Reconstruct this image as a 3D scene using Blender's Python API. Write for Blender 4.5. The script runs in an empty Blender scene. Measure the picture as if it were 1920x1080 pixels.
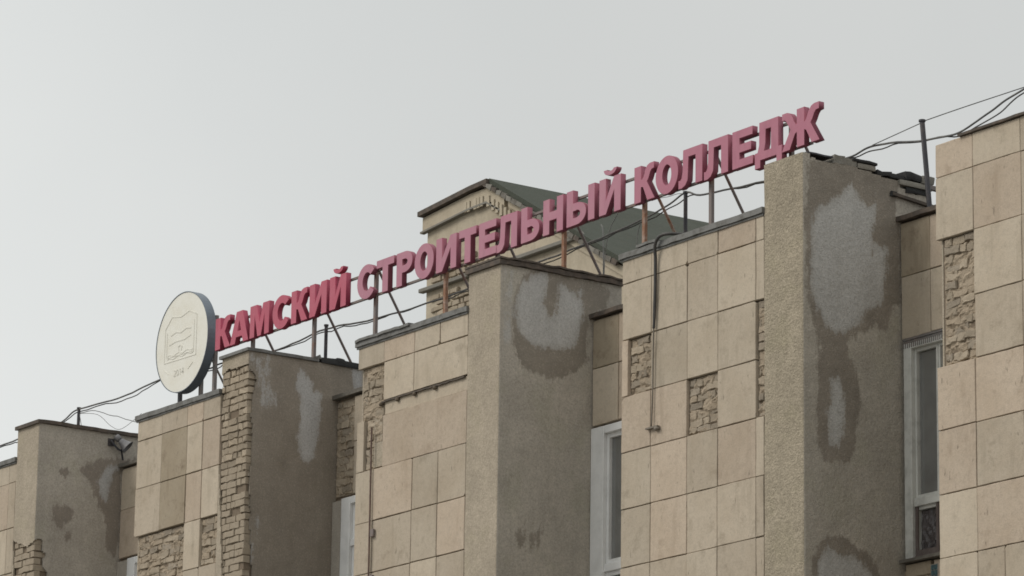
import bpy, bmesh, math, random
import numpy as np
from mathutils import Vector, Matrix, noise as mnoise
random.seed(7)
SC = bpy.context.scene
COL = SC.collection

# ------------------------------------------------------------------ camera
def cam_matrix(yaw, pitch, roll, loc):
    cy, sy, cp, sp, cr, sr = math.cos(yaw), math.sin(yaw), math.cos(pitch), math.sin(pitch), math.cos(roll), math.sin(roll)
    f = Vector((sy*cp, cy*cp, sp)); r = Vector((cy, -sy, 0)); u = r.cross(f)
    r2 = r*cr + u*sr; u2 = -r*sr + u*cr
    m = Matrix((r2, u2, -f)).transposed().to_4x4(); m.translation = loc
    return m
cam = bpy.data.cameras.new('camera'); cam_o = bpy.data.objects.new('camera', cam); COL.objects.link(cam_o)
cam.sensor_width = 36; cam.lens = 7528/1920*36; cam.clip_end = 3000; cam.clip_start = 0.1
cam_o.matrix_world = cam_matrix(math.radians(-55.279), math.radians(14.132), math.radians(0.8639), Vector((0, 0, 1.6)))
SC.camera = cam_o
SKYK = 2.0
# ------------------------------------------------------------------ world: bright even overcast
W = bpy.data.worlds.new('World'); SC.world = W; W.use_nodes = True
wn = W.node_tree; wn.nodes.clear()
wo = wn.nodes.new('ShaderNodeOutputWorld')
sky = wn.nodes.new('ShaderNodeTexSky'); sky.sky_type = 'NISHITA'; sky.sun_disc = False
sky.sun_elevation = math.radians(48); sky.sun_rotation = math.radians(215); sky.dust_density = 4
bg1 = wn.nodes.new('ShaderNodeBackground'); bg1.inputs[1].default_value = 0.05
bg2 = wn.nodes.new('ShaderNodeBackground')
tc = wn.nodes.new('ShaderNodeTexCoord'); nz = wn.nodes.new('ShaderNodeTexNoise'); nz.inputs['Scale'].default_value = 5.0; nz.inputs['Detail'].default_value = 4
wn.links.new(tc.outputs['Generated'], nz.inputs['Vector'])
cr_ = wn.nodes.new('ShaderNodeValToRGB'); e = cr_.color_ramp.elements
e[0].position = .3; e[0].color = (.600, .617, .610, 1); e[1].position = .72; e[1].color = (.655, .665, .652, 1)
wn.links.new(nz.outputs[0], cr_.inputs[0]); bg2.inputs[1].default_value = 1.0
# overcast luminance: pale near the horizon, clearly brighter towards the zenith
sx = wn.nodes.new('ShaderNodeSeparateXYZ'); wn.links.new(tc.outputs['Generated'], sx.inputs[0])
er = wn.nodes.new('ShaderNodeValToRGB'); er.color_ramp.interpolation = 'B_SPLINE'
pts_ = [(0, .60), (.15, .60), (.31, .555), (.50, .68), (1.0, 1.0)]
while len(er.color_ramp.elements) < len(pts_): er.color_ramp.elements.new(.5)
for el, (p_, v_) in zip(er.color_ramp.elements, pts_): el.position = p_; el.color = (v_, v_, v_, 1)
wn.links.new(sx.outputs[2], er.inputs[0])
mm = wn.nodes.new('ShaderNodeVectorMath'); mm.operation = 'MULTIPLY'; wn.links.new(cr_.outputs[0], mm.inputs[0]); wn.links.new(er.outputs[0], mm.inputs[1])
ms = wn.nodes.new('ShaderNodeVectorMath'); ms.operation = 'SCALE'; wn.links.new(mm.outputs[0], ms.inputs[0])
az = wn.nodes.new('ShaderNodeMapRange'); az.interpolation_type = 'SMOOTHSTEP'; wn.links.new(sx.outputs[0], az.inputs[0])
for i_, v_ in enumerate((-.90, -.76, SKYK*1.13, SKYK*.895)): az.inputs[i_+1].default_value = v_
wn.links.new(az.outputs[0], ms.inputs[3])
wn.links.new(ms.outputs[0], bg2.inputs[0])
mx = wn.nodes.new('ShaderNodeMixShader'); mx.inputs[0].default_value = .95
wn.links.new(sky.outputs[0], bg1.inputs[0]); wn.links.new(bg1.outputs[0], mx.inputs[1]); wn.links.new(bg2.outputs[0], mx.inputs[2])
wn.links.new(mx.outputs[0], wo.inputs[0])
# ------------------------------------------------------------------ veiled sun from front left
sl = bpy.data.lights.new('sun', 'SUN'); sl.energy = 1.5; sl.angle = math.radians(25); sl.color = (1, .95, .87)
so = bpy.data.objects.new('sun', sl); COL.objects.link(so)
so.rotation_euler = Vector((-.50, -.85, .80)).to_track_quat('Z', 'Y').to_euler()
so.location = (-60, -10, 60)
vs = SC.view_settings; SC.display_settings.display_device = 'sRGB'
vs.view_transform = 'Standard'; vs.look = 'None'; vs.gamma = 1; vs.exposure = 0.0; vs.use_curve_mapping = False
SC.cycles.filter_width = 1.7

# ------------------------------------------------------------------ measurements (metres; x along facade, y into the building)
YF = 27.613            # front plane of the facade
RD = 1.42              # depth of the recessed bays
FD = 1.88              # depth of the fins
ZP = 13.70             # parapet
ZROWS = [13.69, 13.385, 12.69, 12.0, 11.32, 10.64, 9.94, 9.26, 8.57, 7.88]
ZBOT = 7.6
FIN = {0: (-58.85, -58.18), 1: (-52.837, -52.17), 2: (-46.87, -46.16), 3: (-40.80, -40.10), 4: (-34.80, -34.10), 5: (-28.80, -28.10)}
STAINS= {"1": [["damp", [[0.734, 13.544], [0.831, 13.632], [1.03, 13.719], [1.264, 13.795], [1.57, 13.82], [1.708, 13.807], [1.406, 13.676], [1.421, 12.559], [1.363, 12.327], [1.242, 12.388], [1.183, 12.952], [1.077, 13.06], [0.984, 13.229], [0.927, 13.373], [0.873, 13.456], [0.769, 13.504]]], ["bloom", [[1.043, 13.418], [1.105, 13.547], [1.219, 13.652], [1.286, 13.676], [1.338, 13.668], [1.243, 13.504], [1.2, 13.317], [1.192, 13.134], [1.14, 13.158], [1.067, 13.27]]], ["damp", [[0.282, 12.842], [0.328, 12.922], [0.443, 12.951], [0.56, 12.945], [0.606, 12.897], [0.585, 12.789], [0.488, 12.702], [0.449, 12.623], [0.391, 12.646], [0.303, 12.755]]], ["damp", [[0.384, 13.499], [0.499, 13.529], [0.536, 13.474], [0.471, 13.42], [0.403, 13.442]]], ["damp", [[0.497, 12.524], [0.579, 12.549], [0.598, 12.506], [0.533, 12.469]]], ["broken", [[0.121, 11.516], [0.076, 12.429], [0.105, 12.373], [0.145, 12.23], [0.212, 12.222], [0.216, 12.149], [0.117, 12.137], [0.155, 12.023], [0.224, 11.972], [0.261, 11.887], [0.295, 11.535]]]], "2": [["bloom", [[0.843, 14.009], [0.88, 13.989], [0.911, 13.943], [0.976, 13.927], [1.016, 13.832], [1.047, 13.76], [1.158, 13.713], [1.157, 13.511], [1.148, 13.321], [1.134, 13.08], [1.092, 12.812], [0.906, 12.75], [0.839, 13.041], [0.854, 13.218], [0.849, 13.393], [0.864, 13.596], [0.801, 13.738], [0.784, 13.836], [0.803, 13.927], [0.838, 13.958]]], ["pale", [[-0.002, 14.15], [0.113, 14.129], [0.341, 14.15], [0.326, 13.771], [0.475, 13.592], [0.534, 13.55], [0.524, 13.424], [0.31, 13.394], [0.182, 13.389], [0.159, 13.623], [0.183, 13.751], [0.12, 13.93], [0.004, 13.976]]], ["bloom", [[1.68, 14.129], [1.835, 14.132], [1.852, 13.785], [1.748, 13.796], [1.729, 13.971]]], ["pale", [[0.023, 11.255], [0.202, 11.958], [0.269, 11.83], [0.195, 11.275], [0.109, 11.048]]], ["broken", [[-0.011, 13.986], [0.035, 13.905], [0.122, 13.855], [0.147, 13.771], [0.128, 13.693], [0.103, 13.59], [0.094, 13.464], [0.104, 13.366], [0.058, 13.272], [0.087, 13.239], [0.106, 13.117], [0.105, 12.943], [0.109, 12.621], [0.062, 12.368], [0.051, 11.874], [0.054, 11.018], [0.012, 11.013], [0.018, 12.981]]]], "3": [["damp", [[0.39, 14.086], [0.571, 14.192], [0.717, 14.2], [0.902, 14.167], [1.198, 14.152], [1.571, 14.148], [1.665, 14.069], [1.63, 13.846], [1.389, 13.747], [1.319, 13.428], [1.359, 13.125], [1.176, 12.976], [0.884, 12.842], [0.593, 12.831], [0.337, 12.916], [0.225, 13.143], [0.183, 13.441], [0.214, 13.752], [0.283, 13.946]]], ["bloom", [[0.32, 13.952], [0.499, 14.103], [0.681, 14.163], [0.72, 14.015], [0.651, 13.758], [0.763, 13.59], [0.872, 13.699], [0.905, 13.982], [0.94, 14.049], [1.052, 14.005], [1.183, 13.901], [1.236, 14.065], [1.258, 13.851], [1.241, 13.663], [1.208, 13.411], [1.099, 13.256], [0.842, 13.203], [0.514, 13.216], [0.331, 13.311], [0.253, 13.574], [0.268, 13.791]]], ["pale", [[0.044, 14.154], [0.244, 14.124], [0.223, 13.264], [0.046, 13.056]]], ["soft", [[0.216, 10.844], [0.687, 10.845], [0.712, 10.698], [0.557, 10.587], [0.242, 10.643]]]], "4": [["damp", [[0.114, 14.152], [0.453, 14.222], [0.807, 14.221], [1.085, 14.216], [1.43, 14.138], [1.348, 13.954], [1.372, 13.725], [1.397, 13.602], [1.431, 13.033], [1.41, 12.715], [1.311, 12.673], [1.225, 12.399], [1.192, 12.355], [1.11, 12.395], [0.995, 12.391], [0.798, 12.283], [0.667, 12.186], [0.585, 12.097], [0.633, 11.975], [0.729, 11.86], [0.793, 11.715], [0.807, 11.46], [0.756, 11.197], [0.722, 10.937], [0.656, 10.775], [0.271, 10.725], [0.208, 10.995], [0.213, 11.888], [0.262, 12.023], [0.199, 12.245], [0.119, 12.439], [0.072, 12.689], [0.058, 13.152], [0.044, 13.539]]], ["bloom", [[0.713, 13.993], [0.778, 13.857], [0.87, 13.83], [0.922, 13.776], [1.041, 13.786], [1.053, 13.672], [0.998, 13.452], [1.009, 13.202], [1.05, 13.334], [1.222, 13.32], [1.234, 13.264], [1.182, 12.994], [1.162, 12.703], [0.931, 12.563], [0.766, 12.356], [0.57, 12.249], [0.408, 12.238], [0.248, 12.407], [0.152, 12.573], [0.121, 12.774], [0.139, 13.165], [0.157, 13.558], [0.222, 13.621], [0.189, 13.569], [0.267, 13.645], [0.345, 13.658], [0.424, 13.734], [0.555, 13.84]]], ["bloom", [[0.405, 11.66], [0.485, 11.684], [0.565, 11.554], [0.579, 11.3], [0.545, 11.041], [0.48, 10.93], [0.384, 10.943], [0.354, 11.269], [0.403, 11.48]]], ["damp", [[0.132, 9.602], [0.217, 9.745], [0.345, 9.861], [0.515, 9.881], [0.749, 9.808], [0.878, 9.756], [0.984, 9.651], [1.091, 9.511], [1.132, 9.314], [0.13, 9.204]]], ["bloom", [[0.194, 9.41], [0.205, 9.577], [0.28, 9.653], [0.365, 9.746], [0.45, 9.689], [0.62, 9.659], [0.748, 9.674], [0.855, 9.602], [0.961, 9.497], [0.981, 9.331], [0.193, 9.244]]], ["top", [[-0.015, 14.24], [0.235, 14.233], [0.429, 14.23], [0.463, 14.255], [0.646, 14.25], [0.796, 14.249], [1.073, 14.223], [1.085, 14.22], [1.178, 14.199], [1.411, 14.184], [1.445, 14.125], [1.597, 14.076], [1.797, 14.092]]]]}
FRONT_BREAK_LEFT=[(-52.763, 11.581), (-52.849, 12.489), (-52.624, 12.411), (-52.434, 12.354), (-52.401, 12.335), (-52.252, 12.388), (-52.133, 12.421), (-52.029, 12.43), (-51.943, 11.473)]
FRONT_BREAK_BRICK=[(-46.706, 11.086), (-46.856, 13.471), (-46.866, 13.825), (-46.849, 13.936), (-46.745, 13.993), (-46.627, 14.01), (-46.46, 13.992), (-46.319, 14.004), (-46.178, 13.991), (-45.989, 10.988)]

# ------------------------------------------------------------------ materials
def nd(nt, typ, **kw):
    n = nt.nodes.new(typ)
    for k, v in kw.items():
        if k in n.inputs: n.inputs[k].default_value = v
        else: setattr(n, k, v)
    return n
def mathn(nt, op, a, b=None, clamp=False):
    n = nt.nodes.new('ShaderNodeMath'); n.operation = op; n.use_clamp = clamp
    for i, v in enumerate((a, b)):
        if v is None: continue
        if isinstance(v, (int, float)): n.inputs[i].default_value = v
        else: nt.links.new(v, n.inputs[i])
    return n.outputs[0]
def mixc(nt, fac, a, b, mode='MIX'):
    n = nt.nodes.new('ShaderNodeMix'); n.data_type = 'RGBA'; n.blend_type = mode; n.clamp_factor = True
    def put(s, v):
        if isinstance(v, (int, float)): s.default_value = v
        elif isinstance(v, tuple): s.default_value = (*v, 1)
        else: nt.links.new(v, s)
    put(n.inputs[0], fac); put(n.inputs[6], a); put(n.inputs[7], b)
    return n.outputs[2]
def ramp(nt, fac, p0, p1, c0=0., c1=1.):
    n = nt.nodes.new('ShaderNodeMapRange'); n.clamp = True
    nt.links.new(fac, n.inputs[0]); n.inputs[1].default_value = p0; n.inputs[2].default_value = p1
    n.inputs[3].default_value = c0; n.inputs[4].default_value = c1
    return n.outputs[0]
def noise(nt, vec, scale, detail=3, rough=.55, sc=None):
    if sc:
        m = nt.nodes.new('ShaderNodeMapping'); m.inputs['Scale'].default_value = sc
        nt.links.new(vec, m.inputs[0]); vec = m.outputs[0]
    n = nd(nt, 'ShaderNodeTexNoise', Scale=scale, Detail=detail, Roughness=rough); nt.links.new(vec, n.inputs['Vector'])
    return n.outputs[0]
def base_mat(name, rough=.9):
    m = bpy.data.materials.new(name); m.use_nodes = True; nt = m.node_tree
    p = nt.nodes['Principled BSDF']; p.inputs['Roughness'].default_value = rough
    p.inputs['Specular IOR Level'].default_value = .25
    t = nt.nodes.new('ShaderNodeTexCoord')
    return m, nt, p, t.outputs['Object']
def bump(nt, p, h, strength=.5, dist=.01):
    b = nd(nt, 'ShaderNodeBump', Strength=strength, Distance=dist); nt.links.new(h, b.inputs['Height']); nt.links.new(b.outputs[0], p.inputs['Normal'])
def stone_mat(name, c, dirt, rnd=.12, speck=.35, streak=.35, bscale=70, bdist=.006, rough=.93, speckscale=55):
    m, nt, p, v = base_mat(name, rough)
    a = noise(nt, v, 1.6, 5, .6)
    col = mixc(nt, ramp(nt, a, .40, .70, 0, .7), c, tuple(x*y for x, y in zip(c, (.84, .81, .77))))
    s = noise(nt, v, 5, 4, .6, (1, 1, .16))
    col = mixc(nt, ramp(nt, s, .55, .78, 0, streak), col, dirt)
    f0 = noise(nt, v, speckscale*.30, 5, .75)
    col = mixc(nt, ramp(nt, f0, .47, .66, 0, speck*1.1), col, tuple(x*.74 for x in c))
    f = noise(nt, v, speckscale, 3, .7)
    col = mixc(nt, ramp(nt, f, .50, .72, 0, speck), col, tuple(x*.62 for x in c))
    f2 = noise(nt, v, speckscale*.7, 2, .6)
    col = mixc(nt, ramp(nt, f2, .60, .74, 0, speck*.7), col, tuple(min(1, x*1.22) for x in c))
    tk = noise(nt, v, 22, 2, .5, (1, 1, .35))
    col = mixc(nt, ramp(nt, tk, .70, .76, 0, .75*min(1, speck*2)), col, tuple(x*.42 for x in c))
    bl = noise(nt, v, 3.3, 5, .7)
    col = mixc(nt, ramp(nt, bl, .56, .70, 0, streak), col, dirt)
    oi = nt.nodes.new('ShaderNodeObjectInfo')
    k = mathn(nt, 'ADD', mathn(nt, 'MULTIPLY', oi.outputs['Random'], 2*rnd), 1-rnd*1.2)
    g = nt.nodes.new('ShaderNodeCombineXYZ')
    for i in range(3): nt.links.new(k, g.inputs[i])
    col = mixc(nt, 1., col, g.outputs[0], 'MULTIPLY')
    nt.links.new(col, p.inputs['Base Color'])
    h = mathn(nt, 'ADD', noise(nt, v, bscale, 3, .7), mathn(nt, 'MULTIPLY', noise(nt, v, bscale*.2, 3), .8))
    bump(nt, p, h, .55, bdist)
    return m
M = {}
M['tile'] = stone_mat('shell_stone', (.512, .440, .348), (.25, .21, .155), rnd=.11, streak=.50, speck=.42)
M['tile_warm'] = stone_mat('warm_shell_stone', (.520, .430, .338), (.29, .22, .16), rnd=.07, streak=.45, speck=.5)
M['tile_grey'] = stone_mat('greyed_shell_stone', (.490, .418, .330), (.25, .205, .15), rnd=.06, streak=.5, speck=.45)
M['tile_stained'] = stone_mat('stained_stone', (.375, .315, .235), (.19, .145, .10), rnd=.05, streak=.75)
M['brick'] = stone_mat('sand_lime_brick', (.41, .345, .265), (.22, .175, .13), rnd=.2, streak=.3, speck=.5, bdist=.012)
M['red_brick'] = stone_mat('reddish_brick', (.34, .245, .17), (.20, .13, .09), rnd=.2, streak=.3, speck=.5, bdist=.012)
M['mortar'] = stone_mat('old_mortar', (.39, .32, .24), (.22, .175, .13), rnd=.0, speck=.6, bscale=22, bdist=.03)
M['core'] = stone_mat('joint_mortar', (.22, .175, .13), (.13, .10, .075), rnd=0, bdist=.012)
M['concrete'] = stone_mat('grey_concrete', (.27, .255, .225), (.14, .125, .10), rnd=.1, speck=.5, bdist=.012)
M['concrete_warm'] = stone_mat('smeared_mortar', (.335, .285, .225), (.2, .16, .12), rnd=.15, speck=.6, bscale=30, bdist=.02)
M['dark_lump'] = stone_mat('dark_mortar_lump', (.15, .12, .09), (.08, .065, .05), rnd=.1)
M['slab'] = stone_mat('weathered_slab', (.34, .32, .28), (.18, .16, .13), rnd=.12, speck=.4)
M['render'] = stone_mat('cream_render', (.50, .435, .335), (.28, .23, .17), rnd=0, streak=.35, speck=.25, bscale=30, bdist=.01, speckscale=14)
M['bitumen'] = stone_mat('black_bitumen', (.055, .055, .055), (.03, .03, .03), rnd=.1, bdist=.02)
def metal_mat(name, c, c2, rough=.6, metallic=.3, scale=9, lo=.45, hi=.65):
    m, nt, p, v = base_mat(name, rough); p.inputs['Metallic'].default_value = metallic; p.inputs['Specular IOR Level'].default_value = .4
    a = noise(nt, v, scale, 5, .65)
    col = mixc(nt, ramp(nt, a, lo, hi), c, c2)
    nt.links.new(col, p.inputs['Base Color']); bump(nt, p, noise(nt, v, 40, 3), .3, .004)
    return m
M['coping'] = metal_mat('grey_sheet_metal', (.185, .183, .175), (.115, .110, .10))
M['coping_dark'] = metal_mat('rusted_dark_sheet', (.085, .070, .058), (.14, .108, .085), .8, .1)
M['coping_mid'] = metal_mat('stained_sheet', (.13, .118, .10), (.19, .175, .15), .7, .2)
M['rust'] = metal_mat('rusty_steel', (.215, .185, .175), (.23, .135, .10), .75, .2, 6, .50, .72)
M['rust_strong'] = metal_mat('heavily_rusted_steel', (.27, .14, .085), (.36, .26, .21), .8, .1, 7, .45, .62)
M['steel'] = metal_mat('grey_steel', (.17, .16, .155), (.24, .20, .185), .65, .2)
M['darksteel'] = metal_mat('dark_steel', (.05, .05, .058), (.085, .075, .075), .6, .2)
M['cable'] = metal_mat('weathered_cable', (.10, .10, .10), (.17, .165, .155), .7, 0)
M['rubber'] = metal_mat('black_rubber', (.045, .043, .042), (.075, .068, .062), .55, 0)
M['greypipe'] = metal_mat('pale_grey_pipe', (.17, .145, .115), (.22, .19, .155), .7, 0)
M['horn'] = metal_mat('grey_horn_paint', (.17, .165, .17), (.22, .215, .215), .55, .1)
M['pvc'] = metal_mat('white_window_plastic', (.80, .80, .79), (.70, .70, .69), .45, 0, 3)
M['pvc_old'] = metal_mat('faded_green_white_frame', (.60, .60, .565), (.46, .46, .43), .55, 0, 6)
M['brownframe'] = metal_mat('brown_sash', (.105, .082, .075), (.14, .115, .105), .6, 0)
M['rim'] = metal_mat('blue_grey_rim', (.17, .20, .235), (.13, .15, .175), .5, .2, 3)
M['disc'] = metal_mat('cream_disc_face', (.80, .785, .715), (.76, .735, .65), .55, 0, 4)
M['disc_mark'] = metal_mat('faded_print', (.725, .705, .635), (.755, .735, .665), .6, 0, 12)
M['roofgreen'] = stone_mat('green_roll_roofing', (.072, .080, .064), (.098, .092, .072), rnd=0, speck=.5, streak=.3, bscale=20, bdist=.02)
M['glasstile'] = metal_mat('blue_green_ceramic', (.055, .10, .11), (.09, .145, .15), .3, 0, 30)
def glass_mat(name, c, rough=.06, spec=.9):
    m, nt, p, v = base_mat(name, rough); p.inputs['Specular IOR Level'].default_value = spec
    a = noise(nt, v, 2.2, 3)
    nt.links.new(mixc(nt, ramp(nt, a, .3, .7), c, tuple(x*1.5 for x in c)), p.inputs['Base Color'])
    bump(nt, p, noise(nt, v, 1.3, 2), .15, .02); p.inputs['Coat Weight'].default_value = 1 if spec > .9 else 0; p.inputs['Coat Roughness'].default_value = .03
    return m
M['glass'] = glass_mat('dark_window_glass', (.135, .137, .133), .05, 1.0)
M['film'] = glass_mat('wrinkled_film_behind_glass', (.06, .052, .052), .35, .5)
def paint_mat(name, c, fade):
    m, nt, p, v = base_mat(name, .6); p.inputs['Specular IOR Level'].default_value = .3
    a = noise(nt, v, 3.5, 5, .6); s = noise(nt, v, 9, 4, .6, (1, 1, .25))
    col = mixc(nt, ramp(nt, a, .38, .70, 0, .6), c, fade)
    col = mixc(nt, ramp(nt, s, .52, .75, 0, .35), col, tuple(x*.68 for x in c))
    nt.links.new(col, p.inputs['Base Color']); bump(nt, p, noise(nt, v, 60, 2), .2, .002)
    return m
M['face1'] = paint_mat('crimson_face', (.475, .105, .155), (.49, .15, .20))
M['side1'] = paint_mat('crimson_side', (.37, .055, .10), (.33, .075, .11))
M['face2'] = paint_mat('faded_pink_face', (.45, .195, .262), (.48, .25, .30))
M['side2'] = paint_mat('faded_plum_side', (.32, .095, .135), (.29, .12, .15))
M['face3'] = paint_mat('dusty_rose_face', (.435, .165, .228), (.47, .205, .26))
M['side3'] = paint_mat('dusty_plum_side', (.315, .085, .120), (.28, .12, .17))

def plaster_mat(name, c, damp, bloom, wet=0., bump_d=.012, bscale=28, stip=.4):
    """render coat of a fin: stains follow two vertex masks of damp and lime bloom"""
    m, nt, p, v = base_mat(name, .95)
    ad = nd(nt, 'ShaderNodeAttribute', attribute_name='damp'); ab = nd(nt, 'ShaderNodeAttribute', attribute_name='bloom')
    wob = noise(nt, v, 7, 5, .65); wobz = noise(nt, v, 17, 4, .6, (1, 1, .18))
    wobf = noise(nt, v, 38, 3, .6)
    w = mathn(nt, 'ADD', mathn(nt, 'MULTIPLY', mathn(nt, 'SUBTRACT', mathn(nt, 'ADD', wob, wobz), 1.0), 1.15), mathn(nt, 'MULTIPLY', mathn(nt, 'SUBTRACT', wobf, .5), .55))
    a = noise(nt, v, 1.7, 6, .68)
    col = mixc(nt, ramp(nt, a, .38, .66, 0, .8), c, tuple(x*.76 for x in c))
    blot = noise(nt, v, 9, 5, .7)
    col = mixc(nt, ramp(nt, blot, .45, .70, 0, .5), col, tuple(x*.78 for x in c))
    col = mixc(nt, ramp(nt, blot, .30, .44, .4, 0), col, tuple(min(1, x*1.18) for x in c))
    st = noise(nt, v, 6, 4, .6, (1, 1, .13))
    col = mixc(nt, ramp(nt, st, .50, .75, 0, .45), col, tuple(x*.72 for x in c))
    mos = noise(nt, v, 2.1, 4, .6)
    col = mixc(nt, ramp(nt, mos, .52, .72, 0, .35), col, tuple(x*y for x, y in zip(c, (.80, .84, .72))))
    d = ramp(nt, mathn(nt, 'ADD', ad.outputs['Fac'], w), .36, .64)
    if wet: d = mathn(nt, 'MAXIMUM', d, mathn(nt, 'MULTIPLY', ramp(nt, mathn(nt, 'ADD', mos, mathn(nt, 'MULTIPLY', st, .5)), .55, .9, wet*.75, wet), 1.))
    dn = mixc(nt, ramp(nt, noise(nt, v, 4, 4), .35, .7), damp, tuple(x*.78 for x in damp))
    col = mixc(nt, mathn(nt, 'MULTIPLY', d, .92), col, dn)
    b = ramp(nt, mathn(nt, 'ADD', ab.outputs['Fac'], mathn(nt, 'MULTIPLY', w, 1.1)), .34, .62)
    bn = mixc(nt, ramp(nt, noise(nt, v, 5, 4, .6, (1, 1, .4)), .35, .7), bloom, tuple(x*.84 for x in bloom))
    bs = mathn(nt, 'MULTIPLY', b, ramp(nt, ab.outputs['Fac'], 0., 1., .35, .95))
    col = mixc(nt, bs, col, bn)
    f = noise(nt, v, 45, 4, .75)
    col = mixc(nt, ramp(nt, f, .46, .66, 0, stip*1.3), col, tuple(x*.50 for x in c))
    col = mixc(nt, ramp(nt, f, .34, .46, stip*.6, 0), col, tuple(min(1, x*1.35) for x in c))
    nt.links.new(col, p.inputs['Base Color'])
    h = mathn(nt, 'ADD', noise(nt, v, bscale*2.6, 3, .7), mathn(nt, 'MULTIPLY', noise(nt, v, bscale*.5, 4, .6), 1.2))
    bump(nt, p, h, .7, bump_d)
    return m
CD, CB = (.150, .125, .092), (.535, .525, .505)
M['plaster1'] = plaster_mat('plaster_coat_plain', (.475, .430, .370), (.265, .226, .188), (.47, .465, .46))
M['plaster2'] = plaster_mat('plaster_coat_soaked', (.425, .378, .315), (.262, .222, .180), (.53, .52, .51), wet=.85)
M['plaster3'] = plaster_mat('plaster_coat_ringed', (.510, .465, .400), (.285, .250, .205), CB)
M['plaster4'] = plaster_mat('plaster_coat_rough', (.495, .450, .385), (.275, .238, .196), CB, bump_d=.02, bscale=20)
M['front_plaster'] = plaster_mat('sandy_front_coat', (.478, .410, .322), (.20, .17, .12), (.5, .45, .36), bump_d=.012)
M['front_rough'] = plaster_mat('rough_sandy_front_coat', (.455, .392, .298), (.20, .17, .12), (.5, .45, .36), bump_d=.035, bscale=16, stip=.55)

# ------------------------------------------------------------------ object helpers
def link(name, me, mats, parent=None):
    o = bpy.data.objects.new(name, me); COL.objects.link(o)
    for m in (mats if isinstance(mats, (list, tuple)) else [mats]): me.materials.append(M[m] if isinstance(m, str) else m)
    if parent is not None:
        o.parent = parent; o.matrix_parent_inverse = parent.matrix_world.inverted() if False else Matrix.Translation(-parent.location)
    return o
def obj(name, bm, mats, parent=None, smooth=False):
    me = bpy.data.meshes.new(name); bmesh.ops.recalc_face_normals(bm, faces=bm.faces[:]); bm.to_mesh(me); bm.free()
    if smooth: me.shade_smooth()
    return link(name, me, mats, parent)
def thing(name, label, cat, loc, group=None):
    o = bpy.data.objects.new(name, None); COL.objects.link(o); o.location = loc
    o.empty_display_size = .3
    o['label'] = label; o['category'] = cat
    if group: o['group'] = group
    return o
def tag(o, label, cat, group=None):
    o['label'] = label; o['category'] = cat
    if group: o['group'] = group
    return o
def box(bm, x0, x1, y0, y1, z0, z1, bev=0):
    vs = [bm.verts.new(p) for p in ((x0,y0,z0),(x1,y0,z0),(x1,y1,z0),(x0,y1,z0),(x0,y0,z1),(x1,y0,z1),(x1,y1,z1),(x0,y1,z1))]
    fs = [bm.faces.new([vs[i] for i in f]) for f in ((0,1,5,4),(1,2,6,5),(2,3,7,6),(3,0,4,7),(4,5,6,7),(3,2,1,0))]
    if bev:
        es = list({e for f in fs for e in f.edges})
        bmesh.ops.bevel(bm, geom=es, offset=bev, segments=1, affect='EDGES', profile=.5)
    return bm
def tube(bm, pts, r, n=8, caps=True):
    pts = [Vector(p) for p in pts]; rings = []
    rr = r if isinstance(r, (list, tuple)) else [r]*len(pts)
    up = None
    for i, p in enumerate(pts):
        t = (pts[min(i+1, len(pts)-1)] - pts[max(i-1, 0)]).normalized()
        if up is None: up = t.orthogonal().normalized()
        up = (up - t*up.dot(t)).normalized(); s = t.cross(up)
        rings.append([bm.verts.new(p + (up*math.cos(a) + s*math.sin(a))*rr[i]) for a in [2*math.pi*k/n for k in range(n)]])
    for a, b in zip(rings, rings[1:]):
        for k in range(n): bm.faces.new((a[k], a[(k+1) % n], b[(k+1) % n], b[k]))
    if caps: bm.faces.new(rings[0][::-1]); bm.faces.new(rings[-1])
    return bm
def smooth_path(ctrl, per=8):
    out = []; c = [Vector(p) for p in ctrl]
    for i in range(len(c)-1):
        p0, p1, p2, p3 = c[max(i-1,0)], c[i], c[i+1], c[min(i+2,len(c)-1)]
        for k in range(per):
            t = k/per
            out.append(.5*((2*p1)+(p2-p0)*t+(2*p0-5*p1+4*p2-p3)*t*t+(3*p1-p0-3*p2+p3)*t**3))
    out.append(c[-1]); return out
def bar(bm, a, b, w, d):
    """square-section bar from a to b"""
    a, b = Vector(a), Vector(b); t = (b-a).normalized(); s = t.cross(Vector((0, 1, 0)))
    if s.length < .1: s = t.cross(Vector((1, 0, 0)))
    s.normalize(); u = t.cross(s)
    q = [(-w, -d), (w, -d), (w, d), (-w, d)]
    A = [bm.verts.new(a + s*x/2 + u*y/2) for x, y in q]; B = [bm.verts.new(b + s*x/2 + u*y/2) for x, y in q]
    for k in range(4): bm.faces.new((A[k], A[(k+1)%4], B[(k+1)%4], B[k]))
    bm.faces.new(A[::-1]); bm.faces.new(B); return bm
def slab_poly(bm, pts, y0, y1, bev=.004):
    """front outline pts (x,z) counter-clockwise seen from -y; front at y0, back at y1, chamfered front edge"""
    n = len(pts); cx = sum(p[0] for p in pts)/n; cz = sum(p[1] for p in pts)/n
    def ins(p, d):
        v = Vector((cx-p[0], cz-p[1])); L = max(abs(v.x), abs(v.y)) or 1
        return (p[0]+v.x/L*d, p[1]+v.y/L*d)
    a = [bm.verts.new((*[ins(p, bev)[0]], y0, ins(p, bev)[1])) for p in pts]
    b = [bm.verts.new((p[0], y0+bev, p[1])) for p in pts]
    c = [bm.verts.new((p[0], y1, p[1])) for p in pts]
    bm.faces.new(a)
    for u, w in ((a, b), (b, c)):
        for k in range(n): bm.faces.new((u[k], u[(k+1)%n], w[(k+1)%n], w[k]))
    bm.faces.new(c[::-1])
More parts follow.
